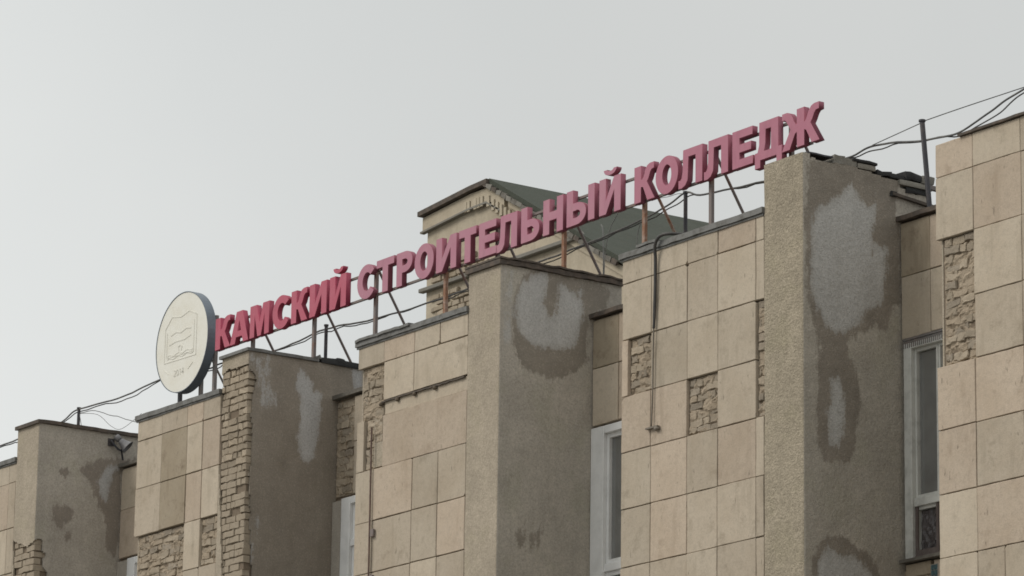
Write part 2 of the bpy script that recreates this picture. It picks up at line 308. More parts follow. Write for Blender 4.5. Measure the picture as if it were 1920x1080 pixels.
def rect_outline(x0, x1, z0, z1, step=.12, jit=.002, corner=.006):
    """irregular rectangle; one corner in four is knocked off"""
    C = [(x0, z0), (x1, z0), (x1, z1), (x0, z1)]; cs = [random.uniform(.002, .005) for _ in range(4)]
    if random.random() < corner*30: cs[random.randrange(4)] = random.uniform(.012, .045)
    pts = []; J_ = lambda: random.uniform(-jit, jit)
    for k in range(4):
        a, b = C[k], C[(k+1) % 4]; L = math.hypot(b[0]-a[0], b[1]-a[1]); ca = min(cs[k], L*.3); cb = min(cs[(k+1) % 4], L*.3)
        n = max(1, int((L-ca-cb)/step)); ux, uz = (b[0]-a[0])/L, (b[1]-a[1])/L
        for q in range(n+1):
            d = ca+(L-ca-cb)*q/n; w_ = random.uniform(.5, 1.6) if q in (0, n) else 1
            e = J_(); f = J_() if 0 < q < n else 0
            pts.append((a[0]+ux*(d+f)-uz*e*w_*.9, a[1]+uz*(d+f)+ux*e*w_*.9))
    return pts

# ------------------------------------------------------------------ ground
bm = bmesh.new(); n = 24
g = [[bm.verts.new(((i-n/2)*40-20, (j-n/2)*40+20, 0)) for j in range(n+1)] for i in range(n+1)]
for i in range(n):
    for j in range(n): bm.faces.new((g[i][j], g[i+1][j], g[i+1][j+1], g[i][j+1]))
M['ground'] = stone_mat('pale_paving', (.20, .195, .18), (.12, .11, .10), rnd=0, bscale=12, bdist=.02)
o = obj('ground', bm, 'ground'); o['kind'] = 'structure'

# ================================================================== THE BUILDING
B = thing('college_building', 'tall fin-fronted college building with cream stone tiles fallen away in patches', 'building', (-43, YF, 0))
B_ = B
# ---- solid wall body behind the tiles
bm = bmesh.new()
PANELS = {'a': (FIN[0][1]+2.6, FIN[1][0]), 'b': (-49.18, FIN[2][0]), 'c': (-43.36, FIN[3][0]), 'd': (-37.53, FIN[4][0]), 'e': (-31.83, FIN[5][0])}
PA = [(-55.40, FIN[1][0]), (-49.18, FIN[2][0]), (-43.36, FIN[3][0]), (-37.53, FIN[4][0]), (-31.83, FIN[5][0])]
INS = .06
for x0, x1 in PA: box(bm, x0+INS, x1, YF+INS, YF+RD+.3, 0, ZP-.02 if x0 < -32 else 13.79)
for k, (x0, x1) in FIN.items(): box(bm, x0, x1-.045, YF+.045, YF+FD, 0, 14.17 if k != 4 else 14.0)
obj('wall', bm, 'core', B)
# recessed wall with the window openings
WZ0, WZ1 = 9.72, 12.24
REC = [(FIN[i][1], PA[i][0] if i else None) for i in range(1, 5)]
REC = [(FIN[0][1], PA[0][0]), (FIN[1][1], PA[1][0]), (FIN[2][1], PA[2][0]), (FIN[3][1], PA[3][0]), (FIN[4][1], PA[4][0]), (FIN[5][1], FIN[5][1]+2.3)]
bm = bmesh.new(); Yr = YF+RD+.05
for i, (x0, x1) in enumerate(REC):
    xa = x0-.05; xb = x1+.2
    jl = {1: .31, 2: .24}.get(i, .0)
    box(bm, xa, xb, Yr, Yr+.3, WZ1, ZP-.03)
    box(bm, xa, xb, Yr, Yr+.3, 0, WZ0)
    if jl: box(bm, xa, x0+jl, Yr, Yr+.3, WZ0+.001, WZ1-.001)
    box(bm, xb-.35, xb, Yr, Yr+.3, WZ0+.001, WZ1-.001)
obj('recessed_wall', bm, 'core', B)
bm = bmesh.new(); box(bm, -58.85, -25.9, YF+RD+.36, YF+11.8, 13.30, 13.48); obj('roof', bm, 'bitumen', B)
bm = bmesh.new(); box(bm, -58.85, -58.55, YF+RD+.36, YF+11.8, 0, 13.29); box(bm, -26.2, -25.9, YF+RD+.36, YF+11.8, 0, 13.29); box(bm, -58.54, -26.21, YF+11.5, YF+11.8, 0, 13.29)
obj('outer_wall', bm, 'concrete', B)
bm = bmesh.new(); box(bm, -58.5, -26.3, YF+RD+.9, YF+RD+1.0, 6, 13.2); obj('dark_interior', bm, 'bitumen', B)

# ---- facing tiles
J = .0055
def tile(x0, x1, z0, z1, y=YF, mat='tile', label=None, th=.052, jl=None, jitter=.0024, crn=.012, pts=None):
    crn = .009; J = .0015+.006*random.random(); x0 += random.uniform(-.003, .003); z0 += random.uniform(-.003, .003)
    if mat == 'tile': mat = random.choice(('tile', 'tile', 'tile_warm', 'tile_grey'))
    bm = bmesh.new()
    slab_poly(bm, pts or rect_outline(x0+J, x1-J, z0+J, z1-J, jit=jitter, corner=crn), 0, th, .005)
    cx, cz = (x0+x1)/2, (z0+z1)/2; ax, az = random.uniform(-.007, .007), random.uniform(-.004, .004); dy = random.uniform(-.003, .004)
    for v in bm.verts:
        v.co.y += y + dy + (v.co.x-cx)*ax + (v.co.z-cz)*az
    o = obj('facing_tile', bm, mat, B)
    if label: o['label'] = label
    return o
def field(cols, rows, y=YF, skip=(), stained=(), joints=None):
    for r in range(len(rows)-1):
        cc = (joints or {}).get(r, cols)
        for c in range(len(cc)-1):
            if (r, c) in skip: continue
            tile(cc[c], cc[c+1], rows[r+1], rows[r], y, 'tile_stained' if (r, c) in stained else 'tile')
R = ZROWS
field([-55.40, -54.7, -53.95, -53.06, -52.84], R)
field([-49.18, -48.48, -47.77, -47.34, -46.875], R, skip={(3,0),(3,1),(3,3),(4,0),(4,1),(5,0)}, stained={(2,1),(1,1)})
# second wide panel: narrow top row, two wide slabs, recessed old sign band
field([-43.36, -42.74, -42.03, -41.44, -40.81], R[:2])
tile(-42.74, -42.03, 12.875, 13.385); tile(-42.03, -40.81, 12.875, 13.385)
tile(-43.36, -43.18, 12.0, 12.68)
tile(-42.74, -40.81, 12.0, 12.68)
field([-43.36, -42.95, -42.03, -41.44, -40.81], R[3:])
field([-37.53, -36.95, -36.25, -35.67, -34.96, -34.81], R, skip={(2,0),(3,2),(2,4),(3,4)})
tile(-37.53, -37.40, 12.0, 12.69)
RDD = [13.815, 13.44, 12.742, 12.03, 11.335] + R[5:]
field([-31.83, -31.22, -30.46, -29.75, -29.2, -28.81], RDD, skip={(2,0),(3,0)}, joints={7: [-31.83, -31.22, -30.80, -30.1, -29.4, -28.81]})
# recessed bays
RR = [13.64, 13.01, 12.27]
lab = 'brown damp-stained tile with flaking surface'
for i, cols in enumerate([[.02, .7, 1.4, 2.0, 2.7], [.02, .66, 1.3, 1.95, 2.97], None, [.02, .57, 1.2, 1.9, 2.55], [.02, .53, 1.1, 1.7, 2.25], [.02, .6, 1.2, 1.8, 2.3]]):
    if cols is None:
        x0 = REC[i][0]; field([x0+.50, x0+1.1, x0+1.7, x0+2.3, x0+2.78], RR, YF+RD); continue
    x0 = REC[i][0]
    for r in range(2):
        for c in range(4):
            st = (r == 0 and c == 0 and i in (3, 4))
            tile(x0+cols[c], x0+cols[c+1], RR[r+1], RR[r], YF+RD, 'tile_stained' if st else 'tile', lab if st else None)
    field([x0+c for c in cols], [9.66, 9.2, 8.5, 7.88], YF+RD, skip={(0,0),(1,0)} if i == 4 else ())

# sides of the panel blocks towards the bays (left-hand returns, seen from further left)
bm = bmesh.new()
for x0, x1 in PA: box(bm, x0+.03, x0+.056, YF+.056, YF+RD+.04, ZBOT, ZP-.03)
obj('return_render', bm, 'front_plaster', B)

# plain lower storeys below the tiled part
bm = bmesh.new()
for x0, x1 in PA: box(bm, x0+.004, x1-.004, YF+.004, YF+.059, 0, 7.872)
obj('lower_facing', bm, 'tile', B)
bm = bmesh.new()
for x0, x1 in FIN.values(): box(bm, x0+.004, x1-.002, YF+.002, YF+FD-.002, 0, ZBOT-.006)
obj('lower_fin_render', bm, 'plaster1', B)
# ---- fallen-tile patches: rough masonry courses and mortar bed
NB = [0]
BRICKS_FAR = bmesh.new()
def brick(pts, y0, y1, mat, small=False):
    if small or NB[0] >= 292:
        slab_poly(BRICKS_FAR, pts, y0, y1, .006); return
    bm = bmesh.new(); slab_poly(bm, pts, y0, y1, .008)
    t = random.uniform(-.12, .12); cx = sum(p[0] for p in pts)/len(pts); cz = sum(p[1] for p in pts)/len(pts)
    for v in bm.verts:
        if v.co.y < y0+.02: v.co.y += (v.co.x-cx)*t*.5 + (v.co.z-cz)*random.choice((-1, 1))*.10
    NB[0] += 1; obj('brick', bm, mat, B)
def inside(px, pz, poly):
    c = False; j = len(poly)-1
    for i in range(len(poly)):
        xi, zi = poly[i]; xj, zj = poly[j]
        if (zi > pz) != (zj > pz) and px < (xj-xi)*(pz-zi)/(zj-zi)+xi: c = not c
        j = i
    return c
def courses(x0, x1, z0, z1, yf, mess=1., mat='brick', ch=.098, poly=None, small_below=0, wave=.012):
    z = z1; r = 0
    while z > z0+.03:
        zb = max(z-ch*random.uniform(.94, 1.06), z0)
        x = x0 - (0.0 if r % 2 else random.uniform(.05, .14)); r += 1
        while x < x1-.02:
            L = random.choice((.25, .25, .12, .19) if mess > .6 else (.25, .25, .12)); xe = x+L
            a, b = max(x, x0)+.006, min(xe, x1)-.006; x = xe
            if b-a < .03: continue
            cx, cz = (a+b)/2, (z+zb)/2
            if poly and not inside(cx, cz, poly): continue
            if random.random() < .07*mess: continue
            g = .0035+.007*mess*random.random()**2; jt = .003+.010*mess
            def q(xx, zz):
                w = wave*mess*math.sin(xx*9+r*1.7)
                return (min(max(xx+random.uniform(-jt, jt), x0+.002), x1-.002), min(max(zz+w+random.uniform(-jt, jt), z0+.002), z1-.002))
            n = 3 if b-a > .1 else 2
            pts = [q(a+(b-a)*k/n, zb+g) for k in range(n)] + [q(b, zb+g), q(b, (z+zb)/2)] + [q(b-(b-a)*k/n, z-g) for k in range(n)] + [q(a, z-g), q(a, (z+zb)/2)]
            out = random.uniform(-.008, .016)*mess
            brick(pts, yf-out, yf+.06, random.choice((mat, mat, 'mortar', 'concrete_warm')), small=(cz < small_below))
        z = zb
def mortar_bed(x0, x1, z0, z1, y, name='mortar_bed', amp=.024, s=.016, seed=0):
    bm = bmesh.new(); nx, nz_ = max(2, int((x1-x0)/s)), max(2, int((z1-z0)/s)); G = []
    for i in range(nx+1):
        col = []
        for j in range(nz_+1):
            x = x0+(x1-x0)*i/nx; z = z0+(z1-z0)*j/nz_
            h = mnoise.fractal(Vector((x*6, seed, z*9)), .8, 2, 4)*amp + max(0, mnoise.noise(Vector((x*17+3, seed, z*21))))*amp*1.0
            e = min((x-x0), (x1-x), (z-z0), (z1-z)); h *= min(1, e/.02)
            col.append(bm.verts.new((x, y-h, z)))
        G.append(col)
    for i in range(nx):
        for j in range(nz_): bm.faces.new((G[i][j], G[i+1][j], G[i+1][j+1], G[i][j+1]))
    o = obj(name, bm, 'mortar', B); o['kind'] = 'stuff'; return o
YB = YF+.040
for k, (a, b, c, d, small) in enumerate([
    (-49.10, -47.78, 10.66, 11.99, 11.0), (-47.33, -46.88, 11.33, 11.99, 0),
    (-43.28, -42.75, 12.69, 13.38, 0), (-43.17, -42.98, 12.0, 12.68, 0),
    (-37.39, -36.96, 12.01, 12.68, 0), (-36.24, -35.68, 11.33, 11.99, 0), (-34.955, -34.815, 11.33, 12.68, 0),
    (-31.73, -31.23, 11.34, 12.735, 0)]):
    courses(a, b, c, d, YB, 1.0, small_below=small); mortar_bed(a-.01, b+.01, c, d, YB+.012, seed=k*3.1, amp=.030)
x0 = REC[2][0]
courses(x0+.03, x0+.49, 12.28, 13.62, YF+RD+.025, 1.0); mortar_bed(x0+.01, x0+.5, 12.28, 13.63, YF+RD+.04, seed=44)
x0 = REC[4][0]
mortar_bed(x0+.0, x0+.5, 8.9, 9.6, YF+RD+.03, seed=51, amp=.03)
# old sign band on the second panel
bm = bmesh.new(); box(bm, -42.735, -40.82, YF+.030, YF+.058, 12.69, 12.868)
obj('sign_band', bm, 'tile', B)['label'] = 'narrow sunken cream band left by a removed board'
bm = bmesh.new()
pts = [(-42.80+k*.08, YF+.012+random.uniform(-.004, .004), 12.862+random.uniform(-.006, .004)) for k in range(25)]
for a, b in zip(pts, pts[1:]): bar(bm, a, b, .018, .03)
obj('rusty_strip', bm, 'coping_dark', B)
for xx in (-42.80, -42.42, -42.02, -41.55):
    bm = bmesh.new(); bmesh.ops.create_icosphere(bm, subdivisions=2, radius=.034)
    for v in bm.verts: v.co = Vector((v.co.x*1.15, v.co.y*.8, v.co.z*.8))*(1+.3*mnoise.noise(v.co*40+Vector((xx*7, 0, 0)))) + Vector((xx, YF+.008, 12.835))
    obj('mortar_lump', bm, 'dark_lump', B)
bm = bmesh.new(); box(bm, -42.97, -42.76, YF+.022, YF+.058, 12.02, 12.68); obj('plaster_patch', bm, 'front_plaster', B)
# dark blotch of mortar above it
mortar_bed(-42.95, -42.77, 12.35, 12.70, YF+.018, 'bitumen_smear', amp=.02, seed=9)

# ---- fins: render coats
def seg_dist(P, poly):
    d = np.full(P.shape[0], 9.); inn = np.zeros(P.shape[0], bool); n = len(poly)
    for i in range(n):
        a = np.array(poly[i]); b = np.array(poly[(i+1) % n]); ab = b-a
        t = np.clip(((P-a)@ab)/(ab@ab+1e-9), 0, 1); q = a+t[:, None]*ab; d = np.minimum(d, np.hypot(*(P-q).T))
        cond = ((a[1] > P[:, 1]) != (b[1] > P[:, 1]))
        with np.errstate(divide='ignore', invalid='ignore'):
            xi = (b[0]-a[0])*(P[:, 1]-a[1])/(b[1]-a[1]+1e-12)+a[0]
        inn ^= cond & (P[:, 0] < xi)
    return np.where(inn, d, -d)
def coat(k, mat_f, mat_s, breaks=(), top=None, z0=ZBOT, z1=14.17, s=.02, amp=.006):
    x0, x1 = FIN[k]; w = x1-x0; U = np.concatenate([np.linspace(0, w, int(w/s)+1), w+np.linspace(0, FD, int(FD/s)+1)[1:]])
    nw = int(w/s)+1; Z = np.linspace(z0, z1, int((z1-z0)/s)+1); nu, nz_ = len(U), len(Z)
    UU, ZZ = np.meshgrid(U, Z, indexing='ij'); P = np.stack([UU.ravel(), ZZ.ravel()], 1)
    jx = np.array([mnoise.noise(Vector((p[0]*9, p[1]*9, k))) for p in P]); jz = np.array([mnoise.noise(Vector((p[0]*9, p[1]*9, k+20))) for p in P])
    Pj = P + np.stack([jx, jz], 1)*.02
    damp = np.zeros(len(P)); bloom = np.zeros(len(P))
    for kind, poly in STAINS.get(str(k), []):
        if kind in ('broken', 'top'): continue
        poly = [(w+a, b) for a, b in poly]
        d = seg_dist(P, poly); m = np.clip(d/.15+.62, 0, 1); m[P[:, 0] < w+.005] = 0
        if kind == 'damp': damp = np.maximum(damp, m)
        elif kind == 'soft': damp = np.maximum(damp, np.clip(d/.3+.6, 0, 1)*.62)
        elif kind == 'bloom': bloom = np.maximum(bloom, m)
        elif kind == 'pale': bloom = np.maximum(bloom, m*.5)
    gone = np.zeros(len(P), bool)
    for poly in breaks: gone |= seg_dist(Pj, poly) > 0
    if top:
        tx = [w+a for a, b in top]; tz = [b for a, b in top]
        gone |= (P[:, 0] > w+.1) & (Pj[:, 1] > np.interp(P[:, 0], tx, tz)-.04)
    gone = gone.reshape(nu, nz_)
    # smooth bulges of the render
    h = np.array([mnoise.fractal(Vector((p[0]*1.8, p[1]*1.8, k*7)), 1, 2, 3) for p in P])*amp
    h = h.reshape(nu, nz_); XY = np.zeros((nu, nz_, 3)); XI = np.zeros((nu, nz_, 3)); T = .028
    for i, u in enumerate(U):
        if u < w-1e-6: XY[i, :, 0] = x0+u; XY[i, :, 1] = YF-h[i]*min(1, (w-u)/.05); XI[i, :, 0] = x0+u; XI[i, :, 1] = YF+T
        elif abs(u-w) < 1e-6: XY[i, :, 0] = x1-.006; XY[i, :, 1] = YF+.006; XI[i, :, 0] = x1-T; XI[i, :, 1] = YF+T
        else: XY[i, :, 0] = x1+h[i]*min(1, (u-w)/.05); XY[i, :, 1] = YF+u-w; XI[i, :, 0] = x1-T; XI[i, :, 1] = YF+u-w
        XY[i, :, 2] = Z; XI[i, :, 2] = Z
    def vid(i, j): return i*nz_+j
    N = nu*nz_; faces = []; mi = []
    keep = np.zeros((nu-1, nz_-1), bool)
    for i in range(nu-1):
        for j in range(nz_-1):
            keep[i, j] = not (gone[i, j] and gone[i+1, j+1]) and not (gone[i+1, j] and gone[i, j+1])
    for i in range(nu-1):
        for j in range(nz_-1):
            if not keep[i, j]: continue
            faces.append((vid(i, j), vid(i+1, j), vid(i+1, j+1), vid(i, j+1))); mi.append(0 if U[i] < w-1e-6 else 1)
            m_ = mi[-1]
            for (di, dj, a, b) in ((-1, 0, (i, j+1), (i, j)), (1, 0, (i+1, j), (i+1, j+1)), (0, -1, (i, j), (i+1, j)), (0, 1, (i+1, j+1), (i, j+1))):
                ii, jj = i+di, j+dj
                if ii < 0 or jj < 0 or ii >= nu-1 or jj >= nz_-1 or not keep[ii, jj]:
                    faces.append((vid(*b), vid(*a), N+vid(*a), N+vid(*b))); mi.append(m_)
    V = np.concatenate([XY.reshape(-1, 3), XI.reshape(-1, 3)])
    used = sorted({v for f in faces for v in f}); rm = {v: n for n, v in enumerate(used)}
    me = bpy.data.meshes.new('plaster_coat'); me.from_pydata([tuple(V[v]) for v in used], [], [tuple(rm[v] for v in f) for f in faces])
    me.polygons.foreach_set('material_index', mi)
    for nm, arr in (('damp', damp), ('bloom', bloom)):
        at = me.attributes.new(nm, 'FLOAT', 'POINT'); at.data.foreach_set('value', [float(arr[v % N]) for v in used])
    me.update(); return link('plaster_coat', me, [mat_f, mat_s], B)
W1 = FIN[1][1]-FIN[1][0]; W2 = FIN[2][1]-FIN[2][0]
sb = lambda k, w: [[(w+a, b) for a, b in poly] for kind, poly in STAINS[str(k)] if kind == 'broken']
coat(0, 'front_plaster', 'plaster1', s=.05)
coat(1, 'front_plaster', 'plaster1', breaks=[[(max(-.05, x-FIN[1][0]), z) for x, z in FRONT_BREAK_LEFT]]+sb(1, W1))
coat(2, 'front_plaster', 'plaster2', breaks=[[(max(-.05, x-FIN[2][0]) if x > -46.84 else -.1, z) for x, z in FRONT_BREAK_BRICK]]+sb(2, W2))
coat(3, 'front_plaster', 'plaster3')
coat(4, 'front_rough', 'plaster4', z1=14.26, top=[p for kind, pl in STAINS['4'] if kind == 'top' for p in pl], amp=.010)
coat(5, 'front_plaster', 'plaster1', s=.05)
# exposed brickwork of the two fins
def fin_bricks(k, z0, z1, mat, side, small=0):
    x0, x1 = FIN[k]; z = z1; r = 0
    while z > z0:
        zb = z-.098; r += 1; x = x1-.026; first = True
        while x > x0+.02:
            L = (.12 if r % 2 else .25) if first else random.choice((.25, .25, .12)); a = max(x-L+.01, x0+.004); b = x
            g = .004+.004*random.random(); jt = .008
            q = lambda xx, zz: (xx+random.uniform(-jt, jt*.3), zz+random.uniform(-jt, jt))
            if b-a > .03 and random.random() > .03:
                nn = 3 if b-a > .1 else 2
                pts = [q(a+(b-a)*t/nn, zb+g) for t in range(nn)]+[q(b, zb+g), q(b, z-g)]+[q(b-(b-a)*t/nn, z-g) for t in range(nn)]+[q(a, z-g)]
                out = random.uniform(-.012, .014)
                brick(pts, YF+.024-out, YF+(.25 if first and r % 2 else .13), mat, small=zb < small)
            x = x-L; first = False
        if side: # headers and stretchers behind the corner on the side face
            for ya in (.26, .39):
                bm2 = bmesh.new() if False else None
        z = zb
fin_bricks(2, 10.6, 13.98, 'brick', True, small=11.25)
fin_bricks(1, 11.0, 12.44, 'red_brick', True, small=11.5)
o = obj('lower_brickwork', BRICKS_FAR, 'brick', B); o['kind'] = 'stuff'

# ---- copings
def strip(bm, a, b, y_out, y_in, z0, z1, jz=.004, step=.15, jy=.003):
    """coping running along x between a and b"""
    n = max(1, int(abs(b-a)/step)); prev = None
    for k in range(n+1):
        x = a+(b-a)*k/n; dz = random.uniform(-jz, jz); dy = random.uniform(-jy, jy)
        ring = [bm.verts.new(p) for p in ((x, y_out+dy, z0+dz), (x, y_out+dy, z1+dz), (x, y_in, z1+dz+.01), (x, y_in, z0+dz))]
        if prev:
            for q in range(4): bm.faces.new((prev[q], prev[(q+1)%4], ring[(q+1)%4], ring[q]))
        else: bm.faces.new(ring)
        prev = ring
    bm.faces.new(prev[::-1])
for i, (x0, x1) in enumerate(PA):
    bm = bmesh.new()
    a = x0-.035 if i != 4 else -31.42
    strip(bm, a, x1-.004, YF-.035, YF+.5, ZP-.008 if i != 4 else 13.817, ZP+.060 if i != 4 else 13.845, jz=.004)
    if i != 4: strip(bm, a+.01, x1-.01, YF-.015, YF+.004, ZP-.035, ZP-.0085, jz=.002)
    obj('parapet_coping', bm, 'coping' if i != 4 else 'coping_dark', B)
bm = bmesh.new(); strip(bm, -37.2, -36.82, YF-.05, YF+.3, ZP+.068, ZP+.10, jz=.006, step=.08); obj('loose_metal_flap', bm, 'coping', B)
bm = bmesh.new(); strip(bm, -43.37, -42.1, YF-.06, YF+.3, ZP+.05, ZP+.085, jz=.008, step=.1); obj('bent_metal_sheet', bm, 'coping', B)
for i, (x0, x1) in enumerate(REC):
    bm = bmesh.new(); strip(bm, x0+.004, x1+.3, YF+RD-.055, YF+RD+.36, 13.665, 13.722, jz=.004)
    obj('recess_coping', bm, 'coping_mid' if i in (1, 2) else 'coping_dark', B)
def cap(k, z0, z1, mat, over=.035, y1=FD+.02, jz=.006, step=.12, name='fin_cap', ystart=-.04):
    x0, x1 = FIN[k]; bm = bmesh.new(); n = max(2, int((y1-ystart)/step)); prev = None
    for q in range(n+1):
        y = YF+ystart+(y1-ystart)*q/n; dz = random.uniform(-jz, jz); dx = random.uniform(-.006, .006)
        ring = [bm.verts.new(p) for p in ((x0-over, y, z0+dz), (x1+over+dx, y, z0+dz), (x1+over+dx, y, z1+dz), (x0-over, y, z1+dz))]
        if prev:
            for c in range(4): bm.faces.new((prev[c], prev[(c+1)%4], ring[(c+1)%4], ring[c]))
        else: bm.faces.new(ring)
        prev = ring
    bm.faces.new(prev[::-1]); return obj(name, bm, mat, B)
cap(0, 14.172, 14.23, 'coping_dark'); cap(5, 14.172, 14.23, 'coping')
cap(1, 14.172, 14.225, 'coping_dark')
cap(2, 14.172, 14.215, 'coping', y1=1.12, jz=.004, over=.03)
cap(3, 14.172, 14.235, 'coping_dark', jz=.010, step=.07)
cap(3, 14.238, 14.262, 'coping_dark', jz=.012, step=.11, over=.05, name='loose_cap_sheet')
cap(4, 14.262, 14.280, 'darksteel', y1=.44, over=.004, jz=.003, ystart=.06)
# fin 2: rolled sheet end and crumbling bitumen
x0, x1 = FIN[2]
bm = bmesh.new()
v = [bm.verts.new(p) for p in ((x1+.03, YF+1.02, 14.216), (x1+.03, YF+1.16, 14.216), (x1+.035, YF+1.13, 14.275), (x1-.3, YF+1.02, 14.216), (x1-.3, YF+1.16, 14.216), (x1-.3, YF+1.13, 14.25))]
for f in ((0,1,2), (3,5,4), (0,2,5,3), (1,4,5,2), (0,3,4,1)): bm.faces.new([v[q] for q in f])
obj('lifted_sheet_corner', bm, 'coping', B)
def chunk(x0, x1, y0, y1, z0, z1, mat, name, seed, rough=.35, bev=.012):
    bm = bmesh.new(); bmesh.ops.create_cube(bm, size=1); bmesh.ops.subdivide_edges(bm, edges=bm.edges[:], cuts=2, use_grid_fill=True)
    c = Vector(((x0+x1)/2, (y0+y1)/2, (z0+z1)/2)); d = Vector((x1-x0, y1-y0, z1-z0)); mn = min(d)
    for v in bm.verts:
        q = Vector((v.co.x*d.x, v.co.y*d.y, v.co.z*d.z)); nz_ = mnoise.noise_vector((q+c)*7+Vector((seed, 0, 0)))
        v.co = c + q*(1-.06*v.co.length) + nz_*mn*rough
    return obj(name, bm, mat, B)
chunk(x0, x1+.04, YF+1.14, YF+1.86, 14.165, 14.245, 'bitumen', 'bitumen_slab', 2, .28)
chunk(x0+.1, x1+.045, YF+1.40, YF+1.55, 14.18, 14.262, 'bitumen', 'bitumen_slab', 5)
# fin 4: broken crown of stones and slabs
x0, x1 = FIN[4]
chunk(x0, x1+.02, YF+.45, YF+.62, 14.20, 14.305, 'concrete', 'crown_stone', 1, .3)
chunk(x0, x1+.012, YF+.60, YF+.80, 14.225, 14.305, 'concrete', 'crown_stone', 2, .2)
chunk(x0, x1+.016, YF+.80, YF+1.08, 14.215, 14.275, 'slab', 'crown_brick', 3, .12)
chunk(x0, x1+.03, YF+.72, YF+1.10, 14.285, 14.318, 'bitumen', 'roofing_felt', 4, .2)
chunk(x0, x1-.03, YF+.43, YF+1.9, 13.9, 14.19, 'concrete', 'crown_stone', 14, .1)
chunk(x0, x1+.02, YF+1.10, YF+1.32, 14.19, 14.245, 'bitumen', 'roofing_felt', 5, .35)
chunk(x0, x1+.025, YF+1.28, YF+1.50, 14.185, 14.235, 'bitumen', 'roofing_felt', 6, .35)
chunk(x0+.1, x1+.03, YF+1.50, YF+1.78, 14.19, 14.29, 'bitumen', 'crown_stone', 7, .3)
chunk(x0+.2, x1+.05, YF+1.74, YF+1.93, 14.185, 14.275, 'concrete', 'crown_stone', 8, .3)
chunk(x0, x1+.05, YF+1.40, YF+1.92, 14.115, 14.178, 'slab', 'crown_slab', 9, .08)
chunk(x0, x1+.03, YF+1.50, YF+1.90, 14.045, 14.11, 'bitumen', 'roofing_felt', 10, .25)
bm = bmesh.new(); bar(bm, (x1+.02, YF+1.80, 14.155), (x1+.02, YF+2.9, 14.13), .05, .05); obj('metal_bar', bm, 'steel', B)
bm = bmesh.new(); bar(bm, (x1+.02, YF+1.30, 13.985), (x1+.02, YF+1.95, 13.925), .035, .05); obj('flashing_strip', bm, 'coping_dark', B)
chunk(x1-.02, x1+.035, YF+1.28, YF+1.36, 13.96, 14.02, 'bitumen', 'mortar_lump', 11, .3)

